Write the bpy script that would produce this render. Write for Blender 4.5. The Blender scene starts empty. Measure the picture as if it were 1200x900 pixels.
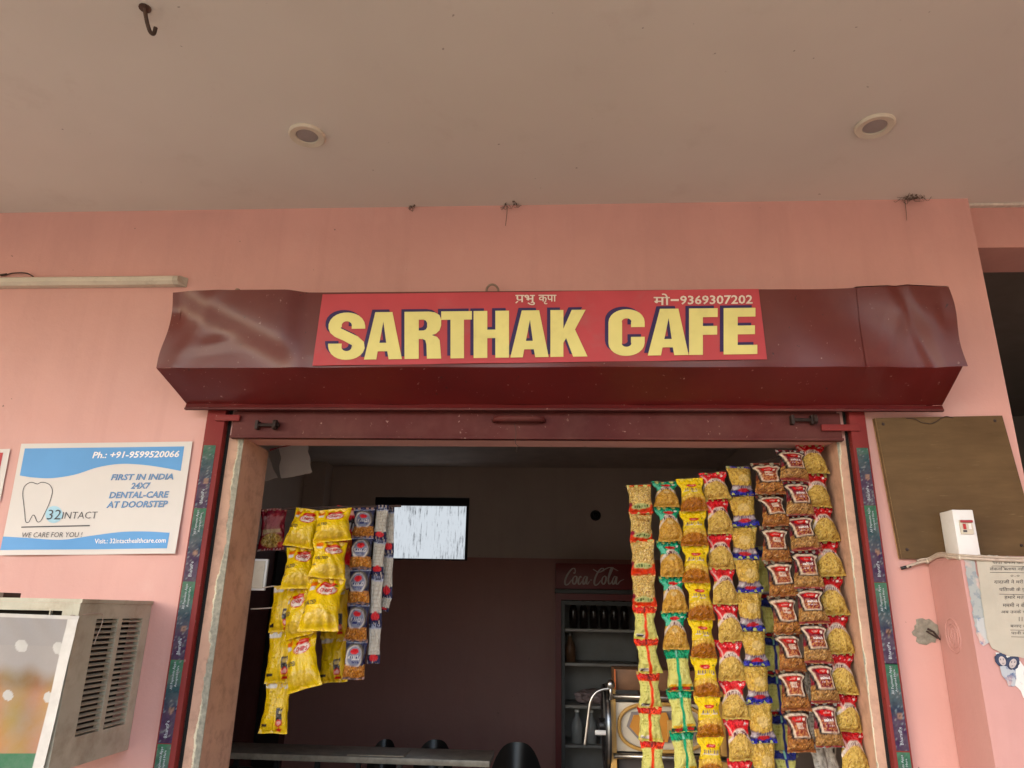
import bpy, bmesh, math, random
import numpy as np
from mathutils import Vector, Matrix, Euler

random.seed(7)
S = bpy.context.scene
COL = S.collection
R = math.radians

# ------------------------------------------------------------------ camera
FPX = 832.0                       # focal length in pixels of a 1200 wide picture
CAM = Vector((0.0, -2.639, 1.5))
ROT = Matrix(((0.99818, -0.00030, 0.06036),
              (0.05740, -0.30570, -0.95040),
              (0.01870, 0.95210, -0.30510)))
q = ROT.to_quaternion(); q.normalize()
ROT = q.to_matrix()
cd = bpy.data.cameras.new('camera'); cam = bpy.data.objects.new('camera', cd); COL.objects.link(cam)
cd.sensor_width = 36.0; cd.lens = FPX / 1200 * 36; cd.clip_start = 0.02; cd.clip_end = 2000
cam.matrix_world = Matrix.Translation(CAM) @ ROT.to_4x4()
S.camera = cam

def at(px, py, Y=0.0):
    """the place in the world, on the upright plane at depth Y, that the survey pixel shows"""
    d = ROT @ Vector((px - 600, 450 - py, -FPX))
    t = (Y - CAM.y) / d.y
    return CAM + d * t

# ------------------------------------------------------------------ light
SUN_EL, SUN_AZ = 42, 235          # azimuth of the sun, clockwise from +Y
w = bpy.data.worlds.new('World'); S.world = w; w.use_nodes = True
wn = w.node_tree; bg = wn.nodes['Background']
sky = wn.nodes.new('ShaderNodeTexSky'); sky.sky_type = 'NISHITA'; sky.sun_disc = False
sky.sun_elevation = R(SUN_EL); sky.sun_rotation = R(SUN_AZ)
sky.air_density = 1.2; sky.dust_density = 4.0
wn.links.new(sky.outputs[0], bg.inputs[0]); bg.inputs[1].default_value = 0.15
sl = bpy.data.lights.new('sun', 'SUN'); so = bpy.data.objects.new('sun', sl); COL.objects.link(so)
sl.energy = 0.6; sl.angle = R(12); sl.color = (1.0, 0.93, 0.83)
az = R(SUN_AZ); el = R(SUN_EL)
sd = Vector((math.sin(az) * math.cos(el), math.cos(az) * math.cos(el), math.sin(el)))
so.rotation_euler = sd.to_track_quat('Z', 'Y').to_euler()
so.location = (0, -20, 30)
S.view_settings.view_transform = 'Standard'; S.view_settings.look = 'None'
S.view_settings.exposure = 2.34; S.view_settings.gamma = 1.0; S.view_settings.use_curve_mapping = False
S.render.engine = 'CYCLES'
S.cycles.max_bounces = 8; S.cycles.diffuse_bounces = 6; S.cycles.use_denoising = True
S.cycles.sample_clamp_indirect = 4

# ------------------------------------------------------------------ helpers
def lin(r, g, b):
    f = lambda c: ((c / 255 + 0.055) / 1.055) ** 2.4 if c > 10 else c / 255 / 12.92
    return (f(r), f(g), f(b))

class NT:
    def __init__(s, name):
        s.m = bpy.data.materials.new(name); s.m.use_nodes = True
        s.t = s.m.node_tree; s.b = s.t.nodes['Principled BSDF']; s.tc = None
    def n(s, typ, **k):
        x = s.t.nodes.new(typ)
        for a, v in k.items(): setattr(x, a, v)
        return x
    def l(s, a, b): s.t.links.new(a, b)
    def co(s, scale=(1, 1, 1), kind='Object'):
        tc = s.n('ShaderNodeTexCoord'); mp = s.n('ShaderNodeMapping'); mp.inputs['Scale'].default_value = scale
        s.l(tc.outputs[kind], mp.inputs[0]); return mp.outputs[0]
    def noise(s, scale, co=None, detail=5, rough=.55):
        x = s.n('ShaderNodeTexNoise'); x.inputs['Scale'].default_value = scale
        x.inputs['Detail'].default_value = detail; x.inputs['Roughness'].default_value = rough
        s.l(co or s.co(), x.inputs['Vector']); return x.outputs['Fac']
    def ramp(s, v, lo, hi, a=0., b=1.):
        x = s.n('ShaderNodeMapRange'); x.clamp = True
        for i, q_ in enumerate((lo, hi, a, b)): x.inputs[i + 1].default_value = q_
        s.l(v, x.inputs[0]); return x.outputs[0]
    def mix(s, f, a, b, mode='MIX'):
        x = s.n('ShaderNodeMix', data_type='RGBA', blend_type=mode)
        for i, v in ((0, f), (6, a), (7, b)):
            if isinstance(v, (int, float)): x.inputs[i].default_value = v
            elif isinstance(v, tuple): x.inputs[i].default_value = (*v, 1)
            else: s.l(v, x.inputs[i])
        return x.outputs[2]
    def math(s, op, a, b=0.):
        x = s.n('ShaderNodeMath', operation=op)
        for i, v in enumerate((a, b)):
            if isinstance(v, (int, float)): x.inputs[i].default_value = v
            else: s.l(v, x.inputs[i])
        return x.outputs[0]
    def bump(s, h, strength=.3, dist=.01):
        x = s.n('ShaderNodeBump'); x.inputs['Strength'].default_value = strength; x.inputs['Distance'].default_value = dist
        s.l(h, x.inputs['Height']); s.l(x.outputs[0], s.b.inputs['Normal']); return x
    def set(s, base=None, rough=None, metal=None, **k):
        for nm, v in (('Base Color', base), ('Roughness', rough), ('Metallic', metal)):
            if v is None: continue
            if isinstance(v, tuple): s.b.inputs[nm].default_value = (*v, 1)
            elif isinstance(v, (int, float)): s.b.inputs[nm].default_value = v
            else: s.l(v, s.b.inputs[nm])
        for nm, v in k.items(): s.b.inputs[nm.replace('_', ' ')].default_value = v

def mat(name, rgb, rough=.6, var=.12, vs=6, bump=.0, bs=60, bd=.003, metal=0, dirt=None, ds=9, dthr=(.55, .75), damt=.6, **k):
    n = NT(name)
    lo = tuple(c * (1 - var) for c in rgb); hi = tuple(min(1, c * (1 + var)) for c in rgb)
    c = n.mix(n.ramp(n.noise(vs), .3, .7), lo, hi)
    if dirt:
        c = n.mix(n.ramp(n.noise(ds, detail=8, rough=.65), dthr[0], dthr[1], 0, damt), c, dirt)
    n.set(c, rough, metal, **k)
    if not metal and rough >= .38: n.b.inputs['Specular IOR Level'].default_value = .28
    if bump: n.bump(n.noise(bs, detail=6), bump, bd)
    return n.m

def wloc(o):
    v = Vector((0, 0, 0))
    while o: v = v + o.location; o = o.parent
    return v

def tag(o, label=None, cat=None, group=None, kind=None):
    if label: o['label'] = label
    if cat: o['category'] = cat
    if group: o['group'] = group
    if kind: o['kind'] = kind
    return o

def thing(name, label, cat, loc, group=None):
    o = bpy.data.objects.new(name, None); o.empty_display_size = .05; COL.objects.link(o)
    o.location = loc
    return tag(o, label, cat, group)

class MB:
    """collects shapes in world coordinates, links them as ONE mesh object"""
    def __init__(s): s.v = []; s.f = []; s.mi = []; s.cur = 0
    def add(s, v, f):
        k = len(s.v); s.v += [tuple(p) for p in v]
        for q_ in f: s.f.append([i + k for i in q_]); s.mi.append(s.cur)
        return s
    def box(s, a, b, bev=0.0):
        (x0, y0, z0), (x1, y1, z1) = [tuple(map(min, zip(a, b))), tuple(map(max, zip(a, b)))]
        if bev <= 0:
            v = [(x, y, z) for x in (x0, x1) for y in (y0, y1) for z in (z0, z1)]
            return s.add(v, [(0, 1, 3, 2), (4, 6, 7, 5), (0, 4, 5, 1), (2, 3, 7, 6), (0, 2, 6, 4), (1, 5, 7, 3)])
        bm = bmesh.new(); bmesh.ops.create_cube(bm, size=1)
        for p in bm.verts: p.co = Vector(((x0 + x1) / 2 + p.co.x * (x1 - x0), (y0 + y1) / 2 + p.co.y * (y1 - y0), (z0 + z1) / 2 + p.co.z * (z1 - z0)))
        bmesh.ops.bevel(bm, geom=bm.edges[:], offset=bev, segments=2, affect='EDGES', profile=.6)
        bm.verts.index_update()
        s.add([p.co.copy() for p in bm.verts], [[p.index for p in f.verts] for f in bm.faces]); bm.free(); return s
    def tube(s, pts, r, seg=8, cap=True):
        pts = [Vector(p) for p in pts]; n = len(pts); rr = r if isinstance(r, (list, tuple)) else [r] * n
        up = None; v = []
        for i, p in enumerate(pts):
            d = (pts[min(i + 1, n - 1)] - pts[max(i - 1, 0)]).normalized()
            if up is None: up = Vector((0, 0, 1)) if abs(d.z) < .9 else Vector((1, 0, 0))
            a = d.cross(up).normalized(); b_ = a.cross(d).normalized(); up = b_
            for k in range(seg):
                t = 2 * math.pi * k / seg; v.append(p + (a * math.cos(t) + b_ * math.sin(t)) * rr[i])
        f = [(i * seg + k, i * seg + (k + 1) % seg, (i + 1) * seg + (k + 1) % seg, (i + 1) * seg + k) for i in range(n - 1) for k in range(seg)]
        if cap: f += [tuple(range(seg))[::-1], tuple((n - 1) * seg + k for k in range(seg))]
        return s.add(v, f)
    def lathe(s, prof, c, axis='Z', seg=24):
        v = []; n = len(prof)
        for (r, h) in prof:
            for k in range(seg):
                t = 2 * math.pi * k / seg; x, y = r * math.cos(t), r * math.sin(t)
                p = {'Z': (x, y, h), 'Y': (x, h, y), 'X': (h, x, y)}[axis]
                v.append(Vector(p) + Vector(c))
        f = [(i * seg + k, i * seg + (k + 1) % seg, (i + 1) * seg + (k + 1) % seg, (i + 1) * seg + k) for i in range(n - 1) for k in range(seg)]
        return s.add(v, f)
    def prism(s, poly, y0, y1):
        """poly of (x, z) points, extruded along Y"""
        n = len(poly); v = [(x, y0, z) for x, z in poly] + [(x, y1, z) for x, z in poly]
        return s.add(v, [tuple(range(n)), tuple(range(2 * n - 1, n - 1, -1))] + [(i, i + n, (i + 1) % n + n, (i + 1) % n) for i in range(n)])
    def grid(s, fn, nu, nv):
        v = [fn(i / nu, j / nv) for j in range(nv + 1) for i in range(nu + 1)]
        k = nu + 1
        return s.add(v, [(j * k + i, j * k + i + 1, (j + 1) * k + i + 1, (j + 1) * k + i) for j in range(nv) for i in range(nu)])
    def build(s, name, m, parent=None, smooth=False, recalc=True, label=None):
        off = wloc(parent) if parent else Vector((0, 0, 0))
        me = bpy.data.meshes.new(name); me.from_pydata([Vector(p) - off for p in s.v], [], s.f)
        for x in (m if isinstance(m, (list, tuple)) else [m]): me.materials.append(x)
        if any(s.mi): me.polygons.foreach_set('material_index', s.mi)
        if recalc:
            bm = bmesh.new(); bm.from_mesh(me); bmesh.ops.recalc_face_normals(bm, faces=bm.faces[:]); bm.to_mesh(me); bm.free()
        if smooth: me.shade_smooth(); 
        if smooth == 'angle': me.set_sharp_from_angle(angle=R(35))
        o = bpy.data.objects.new(name, me); COL.objects.link(o)
        if parent: o.parent = parent
        if label: o['label'] = label
        return o

def smoothline(pts, k=6):
    """Catmull-Rom through the points"""
    P = [Vector(p) for p in pts]; P = [P[0] * 2 - P[1]] + P + [P[-1] * 2 - P[-2]]; out = []
    for i in range(1, len(P) - 2):
        a, b, c, d = P[i - 1:i + 3]
        for j in range(k):
            t = j / k
            out.append(.5 * ((2 * b) + (c - a) * t + (2 * a - 5 * b + 4 * c - d) * t * t + (3 * b - a - 3 * c + d) * t ** 3))
    out.append(P[-2]); return out

def fill2d(loops):
    """filled flat outline with holes -> (verts2d, faces)"""
    c = bpy.data.curves.new('outline', 'CURVE'); c.dimensions = '2D'; c.fill_mode = 'BOTH'
    for lp in loops:
        sp = c.splines.new('POLY'); sp.points.add(len(lp) - 1); sp.use_cyclic_u = True
        for p, (x, y) in zip(sp.points, lp): p.co = (x, y, 0, 1)
    o = bpy.data.objects.new('outline', c); me = o.to_mesh()
    v = [(p.co.x, p.co.y) for p in me.vertices]; f = [tuple(p.vertices) for p in me.polygons]
    o.to_mesh_clear(); bpy.data.objects.remove(o); bpy.data.curves.remove(c)
    return v, f

_tx = {}
def text2d(body, bold=0.0, shear=0.0, norm=True, res=2, space=1.0):
    key = (body, bold, shear, norm, res, space)
    if key in _tx: return _tx[key]
    c = bpy.data.curves.new('lettering', 'FONT'); c.body = body; c.offset = bold; c.shear = shear; c.resolution_u = res; c.space_character = space
    o = bpy.data.objects.new('lettering', c); COL.objects.link(o); bpy.context.view_layer.update()
    me = o.to_mesh(); v = [(p.co.x, p.co.y) for p in me.vertices]; f = [tuple(p.vertices) for p in me.polygons]
    o.to_mesh_clear(); bpy.data.objects.remove(o); bpy.data.curves.remove(c)
    if norm and v:
        x0 = min(p[0] for p in v); x1 = max(p[0] for p in v); y0 = min(p[1] for p in v); y1 = max(p[1] for p in v)
        v = [((x - x0) / (x1 - x0), (y - y0) / (y1 - y0)) for x, y in v]
    _tx[key] = (v, f); return v, f

def bil(c, s, t):
    """corners TL TR BL BR, s to the right, t up"""
    tl, tr, bl, br = [Vector(p) for p in c]
    return (bl * (1 - s) + br * s) * (1 - t) + (tl * (1 - s) + tr * s) * t

# ------------------------------------------------------------------ materials
def wall_mat(name, rgb, chips=True):
    n = NT(name)
    c = n.mix(n.ramp(n.noise(1.3, detail=4), .3, .7), tuple(x * .93 for x in rgb), tuple(min(1, x * 1.06) for x in rgb))
    c = n.mix(n.ramp(n.noise(2.5, n.co((1, 1, .35)), detail=8, rough=.7), .50, .8, 0, .30), c, tuple(x * .62 for x in rgb))
    c = n.mix(n.ramp(n.noise(4, n.co((2.2, 2.2, .16)), detail=8, rough=.65), .52, .74, 0, .20), c, (rgb[0] * .70, rgb[1] * .62, rgb[2] * .58))
    c = n.mix(n.ramp(n.noise(11, n.co((1, 1, .6)), detail=3), .62, .66, 0, .13), c, (rgb[0] * 1.06, rgb[1] * 1.16, rgb[2] * 1.18))
    c = n.mix(n.ramp(n.noise(5.5, detail=7, rough=.6), .60, .72, 0, .16), c, (rgb[0] * 1.05, rgb[1] * 1.3, rgb[2] * 1.35))
    sp = n.noise(38, detail=3, rough=.5)
    c = n.mix(n.ramp(sp, .735, .76, 0, .75), c, (.10, .06, .05))
    n.set(c, n.ramp(n.noise(7), .3, .7, .48, .62))
    h = n.math('ADD', n.noise(2.2, detail=3), n.math('MULTIPLY', n.noise(120, detail=3), .06))
    h = n.math('ADD', h, n.math('MULTIPLY', sp, .10))
    n.bump(h, .35, .02)
    return n.m

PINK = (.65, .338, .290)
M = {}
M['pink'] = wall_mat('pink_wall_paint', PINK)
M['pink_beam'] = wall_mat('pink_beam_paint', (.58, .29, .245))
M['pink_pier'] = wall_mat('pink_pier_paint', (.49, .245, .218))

def jamb_mat(name, ex, sgn, amount=.075, lo_=.3):
    """pink paint worn off to plaster along the edge at x = ex (object coords = world)"""
    n = NT(name)
    geo = n.n('ShaderNodeNewGeometry'); sx = n.n('ShaderNodeSeparateXYZ'); n.l(geo.outputs['Position'], sx.inputs[0])
    pos = geo.outputs['Position']
    mp = n.n('ShaderNodeMapping'); mp.inputs['Scale'].default_value = (1.2, 1.2, .8); n.l(pos, mp.inputs[0])
    d = n.math('ADD', n.math('MULTIPLY', n.math('SUBTRACT', ex, sx.outputs['X']), sgn), n.math('MULTIPLY', sx.outputs['Y'], 6.0))
    big = n.noise(5.0, mp.outputs[0], detail=8, rough=.68)
    reach = n.math('ADD', n.math('MULTIPLY', n.ramp(big, lo_, .66), amount), .004)
    k = n.math('SUBTRACT', reach, d)
    chip = n.ramp(k, .0, .002)
    core = n.ramp(n.math('ADD', k, n.math('MULTIPLY', n.noise(7, mp.outputs[0], detail=4), .03)), .016, .022)
    base = n.mix(n.ramp(n.noise(3, pos, detail=6), .35, .7), (.50, .29, .20), (.62, .37, .25))
    base = n.mix(n.ramp(n.noise(14, pos, detail=8, rough=.7), .48, .72, 0, .75), base, (.27, .15, .10))
    plas = n.mix(n.ramp(n.noise(60, pos, detail=6), .35, .65), (.20, .185, .14), (.36, .33, .25))
    c = n.mix(chip, base, n.mix(core, (.74, .64, .44), plas))
    n.set(c, .7)
    h = n.math('ADD', n.math('MULTIPLY', chip, -.6), n.math('MULTIPLY', n.noise(70, pos, detail=6), .35))
    h = n.math('ADD', h, n.math('MULTIPLY', n.noise(6, pos, detail=3), .5))
    n.bump(h, .5, .008)
    return n.m

def ceil_mat():
    n = NT('ceiling_paint')
    b = (.62, .555, .49)
    c = n.mix(n.ramp(n.noise(.9, detail=4), .3, .7), (.62, .565, .505), (.69, .64, .575))
    c = n.mix(n.ramp(n.noise(3.2, detail=8, rough=.7), .58, .8, 0, .25), c, (.40, .31, .25))
    sp = n.noise(30, detail=2)
    c = n.mix(n.ramp(sp, .775, .79, 0, .6), c, (.16, .12, .09))
    n.set(c, .75); n.bump(n.math('ADD', n.noise(1.6, detail=3), n.math('MULTIPLY', n.noise(160, detail=2), .03)), .3, .02)
    return n.m
M['ceiling'] = ceil_mat()

def red_paint(name, rgb, rough=.34, dust=(.20, .13, .10), damt=.5, bump=.12, zmask=None):
    n = NT(name)
    pos = n.n('ShaderNodeNewGeometry').outputs['Position']
    c = n.mix(n.ramp(n.noise(3, pos, detail=6), .3, .7), tuple(x * .8 for x in rgb), tuple(x * 1.15 for x in rgb))
    dn = n.ramp(n.noise(2.4, pos, detail=9, rough=.68), .42, .74, 0, damt)
    if zmask:       # weathering only on the upright face, above the crease
        sx = n.n('ShaderNodeSeparateXYZ'); n.l(pos, sx.inputs[0]); zm = n.ramp(sx.outputs['Z'], zmask[0], zmask[1], .05, 1)
        dn = n.math('MULTIPLY', n.math('ADD', n.math('MULTIPLY', dn, .7), .30), zm)
    c = n.mix(dn, c, dust)
    fl = n.ramp(n.noise(55, pos, detail=5, rough=.6), .67, .72, 0, .75)
    c = n.mix(fl, c, (.34, .20, .17))
    c = n.mix(n.ramp(n.noise(34, pos, detail=4, rough=.6), .69, .72, 0, .85), c, (.035, .012, .010))
    scr = n.noise(9, n.co((.6, 1, 9)), detail=6, rough=.7)
    c = n.mix(n.ramp(scr, .66, .76, 0, .35), c, (.07, .03, .025))
    r = n.math('ADD', n.math('MULTIPLY', dn, .10 if zmask else .35), rough)
    n.set(c, r, 0); n.b.inputs['Specular IOR Level'].default_value = .22 if not zmask else .5
    n.bump(n.math('ADD', n.noise(5, pos, detail=4), n.math('MULTIPLY', n.noise(90, pos, detail=4), .12)), bump, .012)
    return n.m
M['hood'] = red_paint('maroon_hood_paint', (.105, .0066, .0060), .28, (.165, .050, .035), .5, zmask=(2.335, 2.36))
M['bar'] = red_paint('maroon_bar_paint', (.085, .010, .009), .55, (.19, .085, .07), .55)
M['guide'] = red_paint('red_guide_paint', (.20, .016, .015), .5, (.22, .07, .055), .3)
M['black'] = mat('black_gap', (.010, .009, .008), .7)
M['iron'] = mat('rusty_iron', (.075, .045, .032), .55, .4, 30, .4, 90, metal=.4, dirt=(.16, .07, .03), damt=.7)
M['latch'] = mat('dark_latch_iron', (.03, .016, .013), .6, .4, 30)
M['sign_red'] = mat('sign_vinyl_red', (.47, .058, .068), .45, .10, 4, .06, 8, .01, dirt=(.36, .13, .12), ds=5, damt=.55)
M['yellow'] = mat('sign_letter_yellow', (.75, .665, .235), .45, .06, 8, dirt=(.55, .47, .17), ds=14, damt=.35)
M['navy'] = mat('sign_letter_navy', (.035, .020, .085), .45)
M['sign_white'] = mat('sign_letter_white', (.72, .60, .50), .5)
M['cream'] = mat('cream_plastic', (.62, .55, .44), .4, .08, 10, dirt=(.25, .18, .12), ds=20, damt=.4)
M['white'] = mat('white_plastic', (.78, .75, .72), .35, .04, 10, dirt=(.5, .42, .36), ds=20, damt=.3)
M['wire'] = mat('dark_wire', (.05, .03, .025), .6)
M['soot'] = mat('sooty_web', (.16, .115, .09), .9, .3, 40)
M['cable'] = mat('beige_cable', (.50, .40, .32), .5, .15, 40, dirt=(.2, .13, .1), ds=40)
M['metal'] = mat('worn_steel', (.45, .43, .40), .3, .15, 20, .1, 60, metal=1, dirt=(.2, .15, .1), ds=25)
M['plaster'] = mat('bare_mortar', (.27, .24, .19), .9, .3, 40, .8, 70, .008)
M['paperw'] = mat('poster_paper', (.66, .605, .56), .5, .04, 3, .1, 4, .02)
M['blue'] = mat('poster_blue', (.105, .315, .62), .5, .05, 4)
M['blue_ink'] = mat('poster_ink_blue', (.055, .14, .33), .5)
M['mblue'] = mat('poster_mid_blue', (.20, .37, .60), .5)
M['lblue'] = mat('poster_pale_blue', (.36, .58, .68), .5)
M['ink'] = mat('dark_ink', (.06, .055, .06), .6)
M['grey_wall'] = wall_mat('grey_room_paint', (.46, .36, .30))
M['dado'] = wall_mat('brown_dado_paint', (.34, .15, .125))
M['dado_red'] = wall_mat('maroon_door_paint', (.085, .018, .015))
M['room_ceiling'] = mat('room_ceiling_paint', (.46, .38, .33), .8)
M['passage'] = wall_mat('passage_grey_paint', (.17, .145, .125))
M['floor'] = mat('cement_floor', (.09, .08, .07), .7, .15, 3, .2, 40, dirt=(.1, .08, .06))
M['earth'] = mat('sandy_ground', (.20, .172, .13), .9, .2, .4, .4, 8, .03, dirt=(.13, .11, .08), ds=.8)
M['steelw'] = mat('ivory_sheet_metal', (.475, .435, .33), .5, .12, 6, .15, 40, dirt=(.27, .20, .13), ds=7, dthr=(.48, .72), damt=.75)
M['darkin'] = mat('dark_inside', (.035, .028, .022), .8)
M['rubber'] = mat('black_plastic', (.012, .011, .011), .35)
M['stone'] = mat('counter_stone', (.30, .25, .19), .35, .3, 20, .1, 40, dirt=(.1, .07, .05), ds=16)

# printed surfaces: colour comes from the print itself (attribute), gloss and crinkles from nodes
def film(name, rough=.30, crinkle=.35, bs=26, coat=.26):
    n = NT(name)
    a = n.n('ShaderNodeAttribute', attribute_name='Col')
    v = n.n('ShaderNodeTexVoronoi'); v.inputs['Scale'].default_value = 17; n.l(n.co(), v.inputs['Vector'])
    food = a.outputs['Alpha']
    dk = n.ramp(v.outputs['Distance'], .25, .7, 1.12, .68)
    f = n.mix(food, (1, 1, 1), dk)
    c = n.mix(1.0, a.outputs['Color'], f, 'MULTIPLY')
    n.set(c, rough); n.b.inputs['Specular IOR Level'].default_value = coat
    h = n.noise(4.5, n.co((1, 1, 1)), detail=4, rough=.6)
    n.bump(h, crinkle, .05)
    return n.m
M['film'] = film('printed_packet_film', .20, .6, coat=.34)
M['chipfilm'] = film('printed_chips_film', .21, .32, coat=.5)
def printed(name, rough=.55, bs=30, bump=.1):
    n = NT(name); a = n.n('ShaderNodeAttribute', attribute_name='Col')
    c = n.mix(n.ramp(n.noise(25, detail=6), .35, .7, 0, .25), a.outputs['Color'], (.25, .22, .2))
    n.set(c, rough, Specular_IOR_Level=.22); n.bump(n.noise(bs, detail=4), bump, .01); return n.m
M['print'] = printed('printed_paper')
M['banner'] = printed('printed_banner', .45, 6, .15)
M['ink_white'] = mat('print_white', (.80, .76, .72), .4)
M['ink_red'] = mat('print_red', (.48, .03, .03), .4)
M['ink_dark'] = mat('print_dark', (.05, .035, .03), .45)
M['ink_pale'] = mat('print_pale', (.38, .40, .42), .5)

# ------------------------------------------------------------------ the setting
def struct(o): o['kind'] = 'structure'; return o
XL, XR, ZC = -5.2, 1.688, 3.146          # facade ends, porch ceiling height
OL, OR, ZL = -1.212, 1.044, 2.128        # opening
GL, GR = -1.356, 1.1445                  # outer edges of the two guides
PY = -2.9                               # outer edge of the porch roof

struct(MB().add([(-300, -400, -.16), (300, -400, -.16), (300, 200, -.16), (-300, 200, -.16)], [(0, 1, 2, 3)]).build('ground', M['earth']))
struct(MB().box((-7, -2.9, -.15), (5.5, 6.0, 0.0)).build('porch_floor', M['floor']))

bld = thing('cafe_building', 'pink plastered cafe front with cream porch ceiling and wide shutter opening', 'building', (0, 0, 0))
def wallgrid(mb, x0, x1, z0, z1, y=0.):
    return mb.add([(x0, y, z0), (x1, y, z0), (x1, y, z1), (x0, y, z1)], [(0, 1, 2, 3)])
mb = MB()
mb.box((XL, 0, 0), (GL + .03, .14, ZC)); mb.box((GR - .02, 0, 0), (XR, .14, ZC)); mb.box((GL + .03, 0, ZL), (GR - .02, .14, ZC))
mb.build('front_wall', M['pink'], bld)
mb = MB(); mb.box((GL + .03, .0, 0), (OL, .25, ZL - .0005))
mb.build('door_jamb', jamb_mat('worn_jamb_paint', OL, 1, .036, .25), bld, label='left door jamb with paint chipped to grey plaster')
mb = MB(); mb.box((OR, .0, 0), (GR - .02, .25, ZL - .0005))
mb.build('door_jamb', jamb_mat('scuffed_jamb_paint', OR, -1, .012, .45), bld, label='right door jamb with scuffed pale pink paint')
MB().box((-7, PY, ZC), (5.5, .30, ZC + .16)).build('porch_ceiling', M['ceiling'], bld)
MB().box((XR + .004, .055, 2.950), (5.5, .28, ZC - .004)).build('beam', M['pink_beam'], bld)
MB().box((XR + .004, .035, ZC - .012), (5.5, .054, ZC - .001)).build('cornice', mat('white_plaster_line', (.62, .55, .47), .8, .2, 30, .4, 60, .01), bld)
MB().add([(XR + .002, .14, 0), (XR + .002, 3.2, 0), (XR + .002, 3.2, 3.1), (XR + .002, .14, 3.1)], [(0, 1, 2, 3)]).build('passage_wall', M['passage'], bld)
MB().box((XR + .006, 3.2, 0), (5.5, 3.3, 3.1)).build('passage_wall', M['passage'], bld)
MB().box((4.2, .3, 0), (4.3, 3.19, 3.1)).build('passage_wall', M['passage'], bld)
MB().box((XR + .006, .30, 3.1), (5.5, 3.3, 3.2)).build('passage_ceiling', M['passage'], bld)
MB().box((4.4, PY, 0), (4.6, .30, ZC - .001)).build('sky_blocking_wall', M['pink_beam'], bld)  # added wall out of view, blocks sky light coming from the right
# room
BY, LX, RX, RZ, DZ = 4.0, -2.33, 1.50, 2.80, 1.965
wx0, wx1, wz0, wz1 = -1.70, -.80, 1.935, 2.51
mb = MB()
for a, b in (((LX, DZ), (wx0, RZ)), ((wx1, DZ), (RX, RZ)), ((wx0, wz1), (wx1, RZ))): mb.box((a[0], BY, a[1]), (b[0], BY + .2, b[1]))
mb.build('room_wall', M['grey_wall'], bld)
mb = MB(); mb.box((LX, BY - .006, 0), (RX, BY + .2, DZ - .03)); mb.box((LX, BY - .003, DZ - .03), (wx0, BY + .2, DZ)); mb.box((wx1, BY - .003, DZ - .03), (RX, BY + .2, DZ))
mb.build('room_dado', M['dado'], bld)
MB().box((LX - .2, .25, DZ), (LX, BY, RZ)).build('room_wall', M['grey_wall'], bld)
MB().box((LX - .2, .25, 0), (LX + .006, BY - .01, DZ)).build('room_dado', M['dado_red'], bld)
MB().box((LX + .001, 3.80, DZ + .002), (LX + .20, BY - .001, RZ)).build('corner_column', M['grey_wall'], bld)
MB().box((LX + .008, 3.30, 0), (LX + .03, 3.78, DZ - .02)).build('door_frame', M['black'], bld)
MB().box((RX, .2015, 0), (RX + .18, BY, RZ)).build('room_wall', M['grey_wall'], bld)
MB().box((LX - .2, .14, RZ), (RX + .18, BY + .2, RZ + .15)).build('room_ceiling', M['room_ceiling'], bld)
for a, b in (((LX - .2, .141, 0), (GL + .028, .249, RZ)), ((GR - .018, .141, 0), (RX, .2, RZ))): MB().box(a, b).build('room_wall', M['grey_wall'], bld)

# window in the back wall: whitewashed panes, dark frame
win = MB()
for a, b in (((wx0, wz1 - .075), (wx1, wz1)), ((wx0, wz0), (wx1, wz0 + .015)), ((wx0, wz0 + .015), (wx0 + .03, wz1 - .075)), ((wx1 - .03, wz0 + .015), (wx1, wz1 - .075))):
    win.box((a[0] + .001, BY + .02, a[1] + .001), (b[0] - .001, BY + .09, b[1] - .001))
wo = win.build('window', mat('black_window_frame', (.02, .015, .013), .6), bld)
def pane_mat():
    n = NT('whitewashed_pane')
    s1 = n.noise(7, n.co((9, 1, .7)), detail=8, rough=.7); s2 = n.noise(5, n.co((1, 1, 1)), detail=6, rough=.7)
    s3 = n.noise(26, n.co((3, 1, .35)), detail=8, rough=.75)
    m_ = n.math('ADD', n.math('ADD', n.math('MULTIPLY', s1, .35), n.math('MULTIPLY', s2, .25)), n.math('MULTIPLY', s3, .40))
    f = n.ramp(m_, .405, .49, .16, 1)
    c = n.mix(f, (.03, .03, .035), (.86, .93, 1.0))
    n.set((.03, .03, .03), .5)
    n.l(c, n.b.inputs['Emission Color']); n.b.inputs['Emission Strength'].default_value = .150
    return n.m
MB().box((wx0 + .031, BY + .045, wz0 + .016), (wx1 - .031, BY + .055, wz1 - .076)).build('pane', pane_mat(), wo)

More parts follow.
